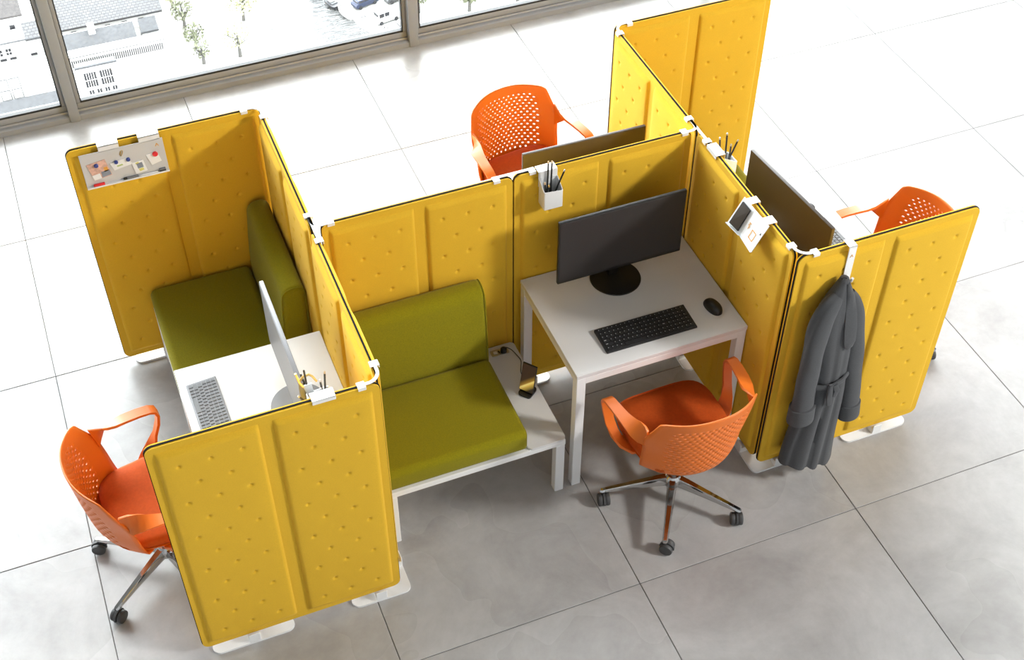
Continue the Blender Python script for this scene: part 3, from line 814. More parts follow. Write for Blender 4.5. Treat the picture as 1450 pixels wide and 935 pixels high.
for (a, b, lb) in (((0.0, -0.060, base), (0.012, -0.058, 0.070), 'tallest upright black pencil'), ((-0.01, -0.070, base), (-0.034, -0.055, 0.045), 'black pencil tilting towards the windows'), ((0.01, -0.045, base), (0.036, -0.040, 0.035), 'shortest black pencil'), ((0.012, -0.062, base), (-0.026, -0.092, 0.052), 'black pencil leaning away from the screen')):
    pencil(lb + ' in the cup behind the corner', mx, a, b, M['black'], M['steel'])
t, mx = pen_cup('white pen cup with gold scissors hooked inside the front screen', -0.215, YA, PI)
for (a, b, bd, tp, lb) in (((0.006, -0.05, base), (0.080, -0.042, -0.004), 'rubber', 'steel', 'grey pen lying furthest over the rim'), ((-0.012, -0.05, base), (-0.030, -0.062, 0.060), 'black', 'wood', 'tall black pencil with wooden end'), ((-0.02, -0.06, base), (-0.034, -0.040, 0.000), 'black', 'wood', 'short thick black pencil with wooden end'),
                       ((0.0, -0.06, base), (-0.006, -0.055, -0.012), 'rubber', 'steel', 'shortest upright grey pen'), ((-0.018, -0.066, base), (-0.012, -0.080, 0.005), 'rubber', 'steel', 'grey pen standing a little higher'), ((0.034, -0.086, base), (0.037, -0.092, 0.062), 'black', 'black', 'all black pen next to the handles')):
    pencil(lb + ' in the gold scissors cup', mx, a, b, M[bd], M[tp])
sc = thing('scissors', 'gold handled scissors standing in the pen cup of the front screen', 'scissors', mx @ Vector((0.010, -0.065, base)))
sc.rotation_euler = (math.radians(-8), math.radians(-8), 0)
MB().tube([(-0.02, 0, 0.135), (-0.028, 0, 0.160), (-0.030, 0, 0.205)], [0.0045, 0.0045, 0.004], 8).build('handle', M['gold'], sc)
MB().tube([(-0.028, 0, 0.165), (-0.010, 0.004, 0.176), (0.012, 0.006, 0.176), (0.022, 0.006, 0.162), (0.030, 0.004, 0.135)], 0.0045, 8).build('handle', M['gold'], sc)
MB().prism([(-0.008, 0.0), (0.004, 0.0), (0.010, 0.14), (-0.022, 0.14)], 'y', -0.0015, 0.0015).build('blades', M['steel'], sc)

# ------------------------------------------------------------------ white phone holder on the screen beside the mouse
t = thing('phone_holder', 'white folded phone holder hooked on the screen beside the black mouse', 'phone holder', (XE, -0.565, SZ1), -PI/2)
# local: x along the screen (towards the coat corner), -y into the booth ; the plate leans out and down
def slab(mb, q, th):
    a, b, c, d = [Vector(p) for p in q]; nn = (b-a).cross(d-a).normalized()*th
    mb.add([a, b, c, d, a-nn, b-nn, c-nn, d-nn], [(0,1,2,3), (7,6,5,4), (0,4,5,1), (1,5,6,2), (2,6,7,3), (3,7,4,0)]); return mb
ya, yb, za, zb_ = -0.029, -0.092, 0.006, -0.112
XC = -0.012                                   # crease
q1 = [Vector(p) for p in [(-0.095, yb-0.004, zb_+0.004), (XC, yb+0.012, zb_-0.004), (XC, ya+0.002, za-0.006), (-0.095, ya-0.004, za+0.002)]]
q2 = [Vector(p) for p in [(XC, yb+0.012, zb_-0.004), (0.100, yb, zb_), (0.100, ya, za), (XC, ya+0.002, za-0.006)]]
slab(MB(), q1, 0.003).build('phone_rest', M['white'], t, smooth=20)
slab(MB(), q2, 0.003).build('plate', M['white'], t, smooth=20)
def nrm(q): return (q[1]-q[0]).cross(q[3]-q[0]).normalized()
def on(q, u, v, e): return (q[0].lerp(q[1], u)).lerp(q[3].lerp(q[2], u), v) + nrm(q)*e
slab(MB(), [on(q1, 0, 0, 0.014), on(q1, 1, 0, 0.014), q1[1], q1[0]], 0.0025).build('lip', M['white'], t, smooth=20)
slab(MB(), [on(q2, 0, 0, 0.006), on(q2, 1, 0, 0.006), q2[1], q2[0]], 0.0025).build('lip', M['white'], t, smooth=20)
for (x0, x1) in ((-0.085, -0.045), (0.045, 0.090)):
    hk = MB(); hk.rbox(x0, x1, ya-0.002, 0.0160, 0.0040, 0.0068, 0.001, 1); hk.rbox(x0, x1, 0.0135, 0.0160, -0.014, 0.0068, 0.001, 1); hk.build('hook', M['white'], t, smooth=20)
def printed(name, rects, m):
    mb = MB()
    for (u0, u1, v0, v1) in rects:
        mb.add([on(q2, u0, v0, 0.0008), on(q2, u1, v0, 0.0008), on(q2, u1, v1, 0.0008), on(q2, u0, v1, 0.0008)], [(0,1,2,3)])
    mb.build(name, m, t, smooth=None)
printed('printed_square', ((0.40, 0.44, 0.20, 0.50), (0.68, 0.72, 0.20, 0.50), (0.40, 0.72, 0.20, 0.23), (0.40, 0.72, 0.47, 0.50)), M['logo'])
printed('printed_symbol', ((0.14, 0.17, 0.36, 0.58), (0.09, 0.22, 0.56, 0.59), (0.09, 0.12, 0.46, 0.53), (0.19, 0.22, 0.41, 0.48)), M['logo'])
tr_ = MB(); tr_.add([on(q2, 0.84, 0.58, 0.0008), on(q2, 0.93, 0.58, 0.0008), on(q2, 0.885, 0.68, 0.0008)], [(0,1,2)]); tr_.build('printed_mark', M['black'], t, smooth=None)
mtx = Matrix.Translation((XE, -0.565, SZ1)) @ Matrix.Rotation(-PI/2, 4, 'Z')
pq0 = [on(q1, 0.14, 0.06, 0.0085), on(q1, 0.80, 0.06, 0.0085), on(q1, 0.80, 0.88, 0.0085), on(q1, 0.14, 0.88, 0.0085)]
org = mtx @ pq0[0]
ph2 = thing('phone', 'dark phone lying in the white holder on the screen', 'phone', org)
pq = [mtx @ p - org for p in pq0]
slab(MB(), pq, 0.0075).build('body', M['black'], ph2, smooth=20)
cc = sum(pq, Vector())/4
e_ = [p.lerp(cc, 0.06) + (mtx.to_3x3() @ nrm(q1))*0.0006 for p in pq]
slab(MB(), e_, 0.0004).build('display', M['monitor_back'], ph2, smooth=20)

# ------------------------------------------------------------------ whiteboard on the left rear screen
WB = (-0.797, -0.440, 1.128, 1.300)     # x0, x1, z0, z1
yb0 = YD - 0.030
t = thing('whiteboard', 'small white magnetic board with notes hooked over a yellow screen', 'whiteboard', (0, yb0, 0))
pl = MB().rbox(WB[0], WB[1], -0.004, 0.0, WB[2], WB[3], 0.0012, 1)
pl.build('plate', M['board'], t, smooth=30)
led = MB().rbox(WB[0], WB[1], -0.020, -0.003, WB[2]-0.002, WB[2]+0.002, 0.001, 1); led.rbox(WB[0], WB[1], -0.021, -0.018, WB[2]-0.002, WB[2]+0.006, 0.001, 1)
led.build('pen_ledge', M['white'], t, smooth=30)
for (x0, x1) in ((-0.712, -0.624), (-0.540, -0.450)):
    hk = MB(); hk.rbox(x0, x1, -0.004, 0.0, WB[3]-0.004, SZ1+0.008, 0.001, 1); hk.rbox(x0, x1, -0.004, 0.046, SZ1+0.0035, SZ1+0.008, 0.001, 1); hk.rbox(x0, x1, 0.0435, 0.0460, SZ1-0.014, SZ1+0.008, 0.001, 1)
    hk.build('hook', M['white'], t, smooth=30)
def wp(a, b): return (lerp(WB[0], WB[1], a), lerp(WB[3], WB[2], b))
lx_, lz_ = wp(0.92, 0.22)
logo(t, lx_, -0.0042, lz_, 0.014)
def sheet(name, lab, cat, quad, m, group, marks=(), lift=0.0028):
    o = thing(name, lab, cat, (0, yb0-0.004, 0), 0, group)
    P = [wp(*q) for q in quad]
    mb = MB(); mb.prism(P, 'y', -0.0006, -0.0006-lift); mb.build('sheet', m, o, smooth=None)
    for (nm, q, mm) in marks:
        P2 = [wp(*r) for r in q]
        mk = MB(); mk.prism(P2, 'y', -0.0006-lift, -0.001-lift); mk.build(nm, mm, o, smooth=None)
G_ = 'papers on the whiteboard'
sheet('photo_print', 'pink picture postcard under a blue magnet on the whiteboard', 'photo', [(0.06, 0.31), (0.285, 0.25), (0.325, 0.76), (0.11, 0.82)], M['pink'], G_,
      [('printed_patch', [(0.095, 0.66), (0.19, 0.63), (0.20, 0.79), (0.11, 0.815)], M['paper']), ('printed_patch', [(0.205, 0.60), (0.305, 0.57), (0.320, 0.74), (0.21, 0.77)], M['grey_print']), ('printed_patch', [(0.245, 0.48), (0.29, 0.47), (0.298, 0.60), (0.25, 0.62)], M['logo'])])
sheet('note', 'white note with a green mark under two blue magnets', 'note', [(0.33, 0.41), (0.55, 0.35), (0.585, 0.57), (0.365, 0.65)], M['paper'], G_, [('printed_mark', [(0.40, 0.52), (0.47, 0.50), (0.48, 0.54), (0.41, 0.56)], M['green_print'])])
sheet('note', 'white note printed with a grey and yellow drawing', 'note', [(0.58, 0.55), (0.72, 0.52), (0.745, 0.88), (0.60, 0.91)], M['paper'], G_,
      [('printed_patch', [(0.63, 0.60), (0.70, 0.58), (0.71, 0.74), (0.64, 0.76)], M['grey_print']), ('printed_patch', [(0.645, 0.77), (0.70, 0.755), (0.71, 0.83), (0.655, 0.85)], M['yellow_print']), ('printed_patch', [(0.62, 0.57), (0.66, 0.55), (0.665, 0.60), (0.625, 0.61)], M['yellow_print'])])
sheet('note', 'blank white note under the red magnet', 'note', [(0.765, 0.41), (0.90, 0.36), (0.935, 0.68), (0.81, 0.75)], M['paper'], G_)
def magnet(lab, a, b, m, r=0.0095):
    x, z = wp(a, b)
    o = thing('magnet', lab, 'magnet', (x, yb0-0.0076, z), 0, 'round magnets on the whiteboard')
    MB().lathe([(0.0, 0.0), (r, 0.0), (r, -0.006), (r*0.8, -0.008), (0, -0.008)], n=18, axis='y').build('disc', m, o, smooth=40)
    MB().lathe([(r*0.45, -0.0078), (r*0.45, -0.0092), (0, -0.0092)], n=14, axis='y').build('knob', m, o, smooth=40)
magnet('blue round magnet on the pink picture postcard', 0.17, 0.37, M['blue'])
magnet('blue round magnet beside the paper clip on the green mark note', 0.405, 0.40, M['blue'], 0.0085)
magnet('blue round magnet at the outer corner of the green mark note', 0.55, 0.40, M['blue'], 0.009)
magnet('red round magnet on the blank note', 0.875, 0.42, M['red'], 0.012)
x, z = wp(0.49, 0.18)
o = thing('paper_clip', 'gold paper clip on the whiteboard', 'paper clip', (x, yb0-0.0062, z), 0); o.rotation_euler = (0, math.radians(25), 0)
MB().tube([(-0.005, 0, -0.010), (-0.005, 0, 0.010), (-0.002, 0, 0.014), (0.002, 0, 0.014), (0.005, 0, 0.010), (0.005, 0, -0.012), (0.002, 0, -0.016), (-0.001, 0, -0.014), (-0.0015, 0, 0.008)], 0.0013, 6).build('wire', M['gold'], o)
def marker(lab, a0, a1, m, cap, r=0.0055):
    x0, _ = wp(a0, 0); x1, _ = wp(a1, 0)
    o = thing('marker_pen', lab, 'marker', (x0, yb0-0.0115, WB[2]+0.002+r), 0, 'markers on the whiteboard ledge')
    L_ = x1-x0
    MB().tube([(L_*0.25, 0, 0), (L_, 0, 0)], r, 10).build('barrel', m, o)
    MB().tube([(0, 0, 0), (L_*0.05, 0, 0), (L_*0.25, 0, 0)], [r*0.5, r*0.95, r], 10).build('cap', cap, o)
marker('short red marker on the whiteboard ledge', 0.08, 0.215, M['red'], M['red'], 0.0065)
marker('grey marker with black cap on the whiteboard ledge', 0.44, 0.62, M['silver'], M['black'], 0.006)
marker('thin white pen on the whiteboard ledge', 0.63, 0.86, M['white'], M['white'], 0.0035)
o = thing('board_eraser', 'small grey eraser at the end of the whiteboard ledge', 'eraser', (wp(0.92, 0)[0], yb0-0.011, WB[2]+0.002))
MB().rbox(-0.014, 0.014, -0.006, 0.006, 0.0, 0.010, 0.002, 2).build('felt', M['rubber'], o); MB().rbox(-0.014, 0.014, -0.006, 0.006, 0.010, 0.015, 0.002, 2).build('grip', M['silver'], o)

# ------------------------------------------------------------------ coat hook and coat
HX = 1.940
t = thing('coat_hook', 'white strap hook over the screen holding the grey coat', 'hook', (HX, -0.862, SZ1))
hk = MB(); hk.rbox(-0.018, 0.018, -0.0325, -0.029, -0.185, 0.008, 0.001, 1); hk.rbox(-0.018, 0.018, -0.0325, 0.0165, 0.004, 0.008, 0.001, 1); hk.rbox(-0.018, 0.018, 0.0135, 0.0165, -0.016, 0.008, 0.001, 1)
hk.build('strap', M['white_metal'], t, smooth=30)
MB().tube([(0, -0.031, -0.150), (0, -0.052, -0.158), (0, -0.066, -0.150), (0, -0.070, -0.132)], 0.006, 10).build('peg', M['white_metal'], t)
logo(t, 0, -0.0328, -0.050, 0.013)
ct = thing('coat', 'long dark grey wool coat hanging from the white strap hook', 'coat', (HX-0.036, -0.862, 0))
def fold(a, v, k, ph_): return math.sin(k*a + ph_)*v
NB = 72
def coat_body():
    # z, centre x, half width, half depth, centre y
    tab = [(0.0, (1.190, 0.004, 0.018, 0.018, -0.060)), (0.04, (1.160, -0.002, 0.034, 0.028, -0.066)), (0.10, (1.110, -0.016, 0.062, 0.040, -0.076)), (0.18, (1.035, -0.020, 0.090, 0.050, -0.084)),
           (0.35, (0.86, -0.006, 0.100, 0.054, -0.088)), (0.5, (0.68, 0.010, 0.092, 0.050, -0.090)), (0.65, (0.50, 0.008, 0.106, 0.056, -0.092)), (0.82, (0.30, 0.000, 0.124, 0.060, -0.094)), (1.0, (0.105, -0.004, 0.138, 0.062, -0.096))]
    rings = []
    for k in range(61):
        v = k/60; z, cx, hw, hd, cy = interp(tab, v)
        amp = 0.05 + 0.42*max(0, v-0.15)
        R = []
        for i in range(NB):
            a = 2*PI*i/NB; c_, s_ = math.cos(a), math.sin(a)
            ph_ = 5.2*c_ + 0.8*v + 0.5 + 0.4*math.sin(3*c_)
            f_ = 1 - 2*abs(math.sin(ph_))**0.7            # rounded pleats with narrow valleys
            front = max(0, -s_)**0.5
            y_ = cy + hd*s_*(1 + amp*0.45*(-f_)*front)
            zz = z + 0.030*v**3*(-c_) - 0.012*abs(math.sin(ph_))*v**4*front
            R.append((cx + hw*c_*(1 + 0.03*math.sin(11*v + 2*c_)), min(y_, -0.030), zz))
        rings.append(R)
    return MB().loft(rings)
coat_body().build('body', M['coat'], ct, smooth=70)
def sleeve(s):
    # s=-1 on the corner side, s=1 on the free side
    if s < 0: pts = [(-0.030, -0.088, 1.125, 0.030), (-0.070, -0.100, 1.085, 0.044), (-0.100, -0.108, 1.01, 0.050), (-0.108, -0.112, 0.88, 0.049), (-0.110, -0.114, 0.74, 0.048), (-0.108, -0.118, 0.62, 0.049), (-0.106, -0.121, 0.52, 0.052), (-0.104, -0.122, 0.455, 0.055)]
    else: pts = [(0.020, -0.085, 1.125, 0.026), (0.042, -0.096, 1.075, 0.036), (0.062, -0.104, 1.00, 0.042), (0.090, -0.106, 0.86, 0.044), (0.116, -0.108, 0.70, 0.044), (0.136, -0.111, 0.56, 0.044), (0.150, -0.114, 0.45, 0.045), (0.158, -0.116, 0.365, 0.046)]
    n_ = 44; tab = [(i/(len(pts)-1), p) for i, p in enumerate(pts)]
    rings = []; cs = []
    for k in range(n_+1): cs.append(interp(tab, k/n_))
    for k, (x, y, z, r) in enumerate(cs):
        v = k/n_
        a = Vector(cs[max(k-1, 0)][:3]); b = Vector(cs[min(k+1, n_)][:3]); d = (b-a).normalized()
        ux = (Vector((1,0,0)) - d*d.x).normalized(); uy = d.cross(ux)
        R = []
        for i in range(28):
            an = 2*PI*i/28
            crease = 0.010*math.exp(-((math.sin((an - 2.2 - 2.5*v)/2))/0.16)**2)*math.sin(PI*min(1, v*1.3))
            fold_ = 0.0022*math.sin(v*24 + 2*an + s)*math.exp(-((v-0.5)/0.22)**2)
            rr = r*(1 + 0.05*math.sin(2*an + 3*v)) - crease + fold_
            R.append(Vector((x, y, z)) + ux*(rr*math.cos(an)) + uy*(rr*0.74*math.sin(an)))
        rings.append(R)
    o = MB().loft(rings).build('sleeve', M['coat'], ct, smooth=70)
    x, y, z, r = cs[-1]; d = (Vector(cs[-1][:3]) - Vector(cs[-4][:3])).normalized()
    ux = (Vector((1,0,0)) - d*d.x).normalized(); uy = d.cross(ux)
    rings = []
    for (q, k) in ((-0.074, 1.00), (-0.072, 1.10), (-0.04, 1.12), (0.010, 1.15), (0.016, 1.13), (0.012, 1.0), (-0.02, 0.92)):
        c0 = Vector((x, y, z)) + d*q
        rings.append([c0 + ux*(r*k*math.cos(2*PI*i/28)) + uy*(r*0.76*k*math.sin(2*PI*i/28)) for i in range(28)])
    MB().loft(rings).build('cuff', M['coat'], o, smooth=50)
sleeve(-1); sleeve(1)
def ribbon(pts, w, th, name, m):
    rings = []
    for i, p in enumerate(pts):
        a = Vector(pts[max(i-1, 0)][:3]); b = Vector(pts[min(i+1, len(pts)-1)][:3]); d = (b-a).normalized()
        side = Vector((0, -1, 0)).cross(d).normalized(); nn = Vector((0, -1, 0))
        ww = w*p[3]; c0 = Vector(p[:3])
        rings.append([c0 - side*ww - nn*th, c0 + side*ww - nn*th, c0 + side*ww*0.9 + nn*th*0.4, c0 + nn*th, c0 - side*ww*0.9 + nn*th*0.4])
    return MB().loft(rings).build(name, m, ct, smooth=60)
ribbon([(0.010, -0.082, 1.178, 0.35), (0.014, -0.108, 1.13, 0.75), (0.018, -0.130, 1.06, 1.05), (0.024, -0.144, 0.98, 1.2), (0.032, -0.150, 0.90, 1.1), (0.034, -0.148, 0.865, 0.75), (0.026, -0.146, 0.855, 0.3)], 0.027, 0.009, 'lapel', M['coat'])
ribbon([(-0.085, -0.128, 0.640, 1), (-0.04, -0.150, 0.640, 1), (0.0, -0.158, 0.645, 1), (0.05, -0.150, 0.655, 1), (0.095, -0.125, 0.665, 1)], 0.015, 0.005, 'belt', M['coat'])
ribbon([(-0.014, -0.160, 0.66, 0.7), (-0.020, -0.170, 0.635, 1.0), (-0.010, -0.166, 0.58, 1.0), (0.000, -0.162, 0.53, 0.8)], 0.014, 0.005, 'belt_end', M['coat'])
ribbon([(0.006, -0.160, 0.655, 0.8), (0.016, -0.170, 0.625, 1.0), (0.012, -0.166, 0.585, 0.7)], 0.015, 0.006, 'belt_end', M['coat'])
MB().tube([(-0.012, -0.066, 1.185), (-0.008, -0.066, 1.180+0.015), (0, -0.064, 1.198), (0.008, -0.066, 1.195), (0.012, -0.066, 1.185)], 0.0025, 6).build('hanging_loop', M['coat_dark'], ct)

# ------------------------------------------------------------------ the town far below the windows
GZ = -110.0
def ext(name, col, rough=0.8, **k): return mat(name, col, rough, **k)
E_white = ext('pale_render', (0.30, 0.295, 0.285), noise=(0.3, 0.15))
E_pave = ext('pale_paving', (0.16, 0.158, 0.150), noise=(0.15, 0.35))
E_slate = ext('grey_slate', (0.020, 0.021, 0.023), noise=(2.5, 0.4))
E_win = ext('dark_window', (0.009, 0.009, 0.011), 0.3)
E_brown = ext('brown_roof', (0.022, 0.019, 0.018), noise=(3.0, 0.5))
E_leaf = [ext('pale_leaf', (0.17, 0.17, 0.095)), ext('green_leaf', (0.030, 0.038, 0.014)), ext('olive_leaf', (0.06, 0.065, 0.035))]
E_bark = ext('bark', (0.032, 0.030, 0.026))
def brick_mat():
    m = ext('roof_tiles', (0.03, 0.03, 0.033)); nt = m.node_tree; b = nt.nodes['Principled BSDF']
    tc = nt.nodes.new('ShaderNodeTexCoord'); mp = nt.nodes.new('ShaderNodeMapping'); mp.inputs['Rotation'].default_value = (0, 0, 0)
    br = nt.nodes.new('ShaderNodeTexBrick'); br.inputs['Scale'].default_value = 1.0; br.inputs['Brick Width'].default_value = 0.62; br.inputs['Row Height'].default_value = 0.42
    br.inputs['Mortar Size'].default_value = 0.05
    br.inputs['Color1'].default_value = (0.034, 0.034, 0.036, 1); br.inputs['Color2'].default_value = (0.046, 0.045, 0.045, 1); br.inputs['Mortar'].default_value = (0.012, 0.012, 0.013, 1)
    nt.links.new(tc.outputs['Object'], mp.inputs[0]); nt.links.new(mp.outputs[0], br.inputs['Vector']); nt.links.new(br.outputs['Color'], b.inputs['Base Color'])
    return m
E_tile = brick_mat()
def water_mat():
    m = ext('canal_water', (0.014, 0.015, 0.015), 0.12); nt = m.node_tree; b = nt.nodes['Principled BSDF']
    tc = nt.nodes.new('ShaderNodeTexCoord'); w_ = nt.nodes.new('ShaderNodeTexNoise'); w_.inputs['Scale'].default_value = 1.1; w_.inputs['Detail'].default_value = 5; w_.inputs['Distortion'].default_value = 1.2
    mp = nt.nodes.new('ShaderNodeMapping'); mp.inputs['Scale'].default_value = (0.5, 1.4, 1); nt.links.new(tc.outputs['Object'], mp.inputs[0]); nt.links.new(mp.outputs[0], w_.inputs['Vector'])
    bp = nt.nodes.new('ShaderNodeBump'); bp.inputs['Strength'].default_value = 1.0; bp.inputs['Distance'].default_value = 0.5
    nt.links.new(w_.outputs['Fac'], bp.inputs['Height']); nt.links.new(bp.outputs['Normal'], b.inputs['Normal'])
    cr = nt.nodes.new('ShaderNodeValToRGB'); cr.color_ramp.elements[0].position = 0.42; cr.color_ramp.elements[1].position = 0.62
    cr.color_ramp.elements[0].color = (0.008, 0.0085, 0.0085, 1); cr.color_ramp.elements[1].color = (0.040, 0.040, 0.038, 1)
    nt.links.new(w_.outputs['Fac'], cr.inputs[0]); nt.links.new(cr.outputs[0], b.inputs['Base Color'])
    return m
o = MB().box(-260, 340, 40, 420, GZ-1.0, GZ).build('ground', E_pave, smooth=None); tag(o, 'pale street paving of the town far below the windows', 'ground', kind='structure')
wt = MB(); wt.prism([(28.5, 162.0), (37.0, 160.5), (45.6, 162.6), (43.2, 167.0), (42.2, 172.0), (40.8, 178.0), (39.5, 186.0), (33.0, 190.0), (30.0, 178.0)], 'z', GZ, GZ+0.05)
tag(wt.build('canal', water_mat(), smooth=None), 'rippled grey canal water below the middle window', 'canal', kind='structure')

def building(lab, x0, x1, y0, y1, h, loc_wall=E_white):
    t = thing('building', lab, 'building', (x0, y0, GZ), 0, 'buildings beyond the windows')
    MB().box(0, x1-x0, 0, y1-y0, 0, h).build('wall', loc_wall, t, smooth=None)
    return t
def win(t, x, z, w_, h, bars=0, m=E_win):
    f = MB().box(x, x+w_, -0.10, 0.02, z, z+h).build('window', m, t, smooth=None)
    if bars:
        mb = MB()
        for k in range(1, bars): mb.box(x+w_*k/bars-0.035, x+w_*k/bars+0.035, -0.16, -0.10, z, z+h)
        mb.box(x, x+w_, -0.16, -0.10, z+h*0.5-0.035, z+h*0.5+0.035)
        mb.build('glazing_bars', E_white, f, smooth=None)
def roof(t, x0, x1, y0, y1, z0, z1, m, name='roof'):
    """pitched slab rising from y0 to y1"""
    mb = MB(); mb.prism([(y0, z0), (y1, z1), (y1, z1-0.3), (y0, z0-0.3)], 'x', x0, x1); return mb.build(name, m, t, smooth=None)
# white house with two barred windows over four small ones
t = building('white house with two large barred windows above four small ones', 0.9, 6.4, 163.6, 165.0, 5.7)
for (x, z) in ((0.85, 2.5), (3.05, 2.5)): win(t, x, z, 1.65, 2.3, 5)
for x in (1.05, 2.15, 3.25, 4.3): win(t, x, 0.55, 0.62, 1.35, 2)
MB().box(-0.15, 5.65, -0.15, 0.25, 5.7, 5.95).build('cornice', E_slate, t, smooth=None)
# long building with a row of narrow windows
t = building('long white building with a row of many narrow dark windows', -9.5, 14.2, 171.6, 173.2, 2.6)
mb = MB()
for k in range(78):
    x = 0.4 + k*0.297
    mb.box(x, x+0.15, -0.08, 0.02, 0.9, 2.0)
tag(mb.build('window_row', E_win, t, smooth=None), kind='stuff')
MB().box(-0.2, 23.9, -0.25, 1.7, 2.6, 2.75).build('roof', E_white, t, smooth=None)
MB().box(-0.2, 23.9, -0.27, -0.2, 2.62, 2.72).build('gutter', E_slate, t, smooth=None)
# slate roofed block behind it
t = building('white block with a long grey slate roof behind the narrow window building', 0.2, 10.6, 174.0, 178.0, 2.6)
roof(t, -0.1, 10.5, -0.3, 2.2, 2.5, 3.7, E_slate); roof(t, -0.1, 10.5, 4.3, 2.2, 2.5, 3.7, E_white, 'roof_back')
MB().box(4.0, 5.0, 1.4, 2.2, 3.0, 4.9).build('chimney', E_white, t, smooth=None)
t = building('small white block with a grey gable next to the slate roof', 11.6, 14.0, 174.6, 177.9, 2.6)
roof(t, -0.1, 2.5, -0.2, 1.7, 2.6, 3.8, E_slate); roof(t, -0.1, 2.5, 3.4, 1.7, 2.6, 3.8, E_white, 'roof_back')
# tiled roof
t = building('wide building under a grey chequered tile roof', 0.4, 15.4, 180.2, 191.0, 2.4)
roof(t, -0.3, 15.2, -0.4, 4.6, 2.3, 4.6, E_tile); roof(t, -0.3, 15.2, 11.6, 4.6, 2.3, 4.6, E_white, 'roof_back')
for x in (1.5, 4.0, 6.5, 9.0, 11.5): win(t, x, 0.5, 0.8, 1.0)
t = building('white block beyond the tile roof with small grey dormers', -1.0, 16.0, 192.5, 198.0, 4.0)
for x in (1.5, 4.2, 7.0, 9.6, 12.5): win(t, x, 1.2, 1.0, 1.6, 2)
roof(t, -0.2, 17.2, -0.3, 2.8, 4.0, 6.0, E_brown); roof(t, -0.2, 17.2, 5.8, 2.8, 4.0, 6.0, E_white, 'roof_back')
# left group
t = building('white house with brown roof and one dark window seen through the corner pane', -9.8, -2.6, 182.0, 188.4, 5.0)
win(t, 3.4, 2.4, 0.75, 1.1); win(t, 0.6, 2.2, 0.75, 1.1); roof(t, 1.2, 5.6, -0.1, 3.2, 5.0, 7.6, E_brown); roof(t, 1.2, 5.6, 6.5, 3.2, 5.0, 7.6, E_white, 'roof_back')
t = building('low white house with a pair of grey windows seen through the corner pane', -12.5, -2.2, 178.2, 181.6, 3.0)
for x in (3.4, 4.7): win(t, x, 1.1, 0.75, 0.95, 2)
for x in (3.6, 5.0, 8.0): win(t, x, 0.2, 0.9, 0.35)
roof(t, 7.8, 10.2, -0.1, 2.3, 3.0, 4.4, E_tile)
MB().box(-0.2, 10.5, -0.2, 0.1, 3.0, 3.12).build('gutter', E_slate, t, smooth=None)
t = building('white gabled house with four faint panes seen through the corner pane', -13.0, -1.6, 165.6, 167.0, 5.4)
for x in (3.3, 4.9):
    for z in (1.9, 3.7): win(t, x, z, 1.35, 1.55, 0, E_slate); MB().box(x+0.08, x+1.27, -0.12, -0.09, z+0.08, z+1.47).build('blind', E_white, t, smooth=None)
t = building('low grey roofed shed below the corner pane', -11.0, -2.4, 160.4, 163.6, 1.8)
roof(t, -0.2, 8.6, -0.2, 3.4, 1.8, 3.0, E_slate)
# long parapet with dentils close below the windows
t = building('long low parapet with a row of small dentils', -11.5, 9.5, 158.8, 159.4, 1.1)
mb = MB()
for k in range(60): mb.box(0.15+k*0.35, 0.30+k*0.35, -0.12, 0.02, 0.35, 0.95)
tag(mb.build('dentils', E_slate, t, smooth=None), kind='stuff')

# trees
def leafy(lab, x, y, r, h, m, n_, seed, lean=0.0, cat='tree', leaf=0.34):
    rnd = random.Random(seed)
    t = thing('tree', lab, cat, (x, y, GZ), 0, 'trees beyond the windows')
    tk = MB(); tk.tube([(0, 0, 0), (0.1, 0, h*0.4), (0.2*lean, 0.1, h*0.8)], [0.28, 0.2, 0.08], 7)
    for k in range(9):
        a = rnd.uniform(0, 2*PI); z0 = h*rnd.uniform(0.3, 0.65); L_ = r*rnd.uniform(0.6, 1.0)
        tk.tube([(0.08, 0, z0), (0.5*L_*math.cos(a), 0.5*L_*math.sin(a), z0+0.18*h), (L_*math.cos(a), L_*math.sin(a), z0+0.38*h)], [0.10, 0.06, 0.03], 5)
    tk.build('trunk', E_bark, t, smooth=60)
    lf = MB()
    for k in range(n_):
        while True:
            p = Vector((rnd.uniform(-1, 1), rnd.uniform(-1, 1), rnd.uniform(-1, 1)))
            if 0.25 < p.length < 1: break
        c0 = Vector((p.x*r, p.y*r, h*0.68 + p.z*h*0.38)); e = Euler((rnd.uniform(0, PI), rnd.uniform(0, PI), rnd.uniform(0, PI))).to_matrix(); s = leaf*rnd.uniform(0.5, 1.2)
        lf.add([c0 + e @ Vector(q)*s for q in ((-1, 0, 0), (0, -0.5, 0.1), (1, 0, 0), (0, 0.5, 0.1))], [(0,1,2,3)])
    me = bpy.data.meshes.new('foliage'); me.from_pydata(lf.v, [], lf.f); me.update()
    tag(ob('foliage', me, m, t), kind='stuff')
for i, (x, y, r, h, mi, n_, lab) in enumerate((
    (17.6, 183.0, 1.6, 5.0, 0, 420, 'sparse pale tree beside the grey tile roof'),
    (18.2, 177.4, 1.7, 4.6, 2, 200, 'thin dark flecked tree at the end of the narrow window building'),
    (18.6, 171.2, 1.6, 4.2, 2, 170, 'small dark flecked tree on the street corner'),
    (18.8, 167.0, 1.4, 3.8, 2, 120, 'smallest dark flecked tree on the street nearest the windows'),
    (22.4, 186.5, 2.6, 6.0, 0, 600, 'broad pale tree on the far street'),
    (24.2, 166.8, 2.4, 5.2, 0, 240, 'bare branched pale tree above the window rail'),
    (27.0, 176.0, 2.6, 5.5, 0, 500, 'washed out pale tree beside the canal'))):
    leafy(lab, x, y, r, h, E_leaf[mi], n_, 30+i)
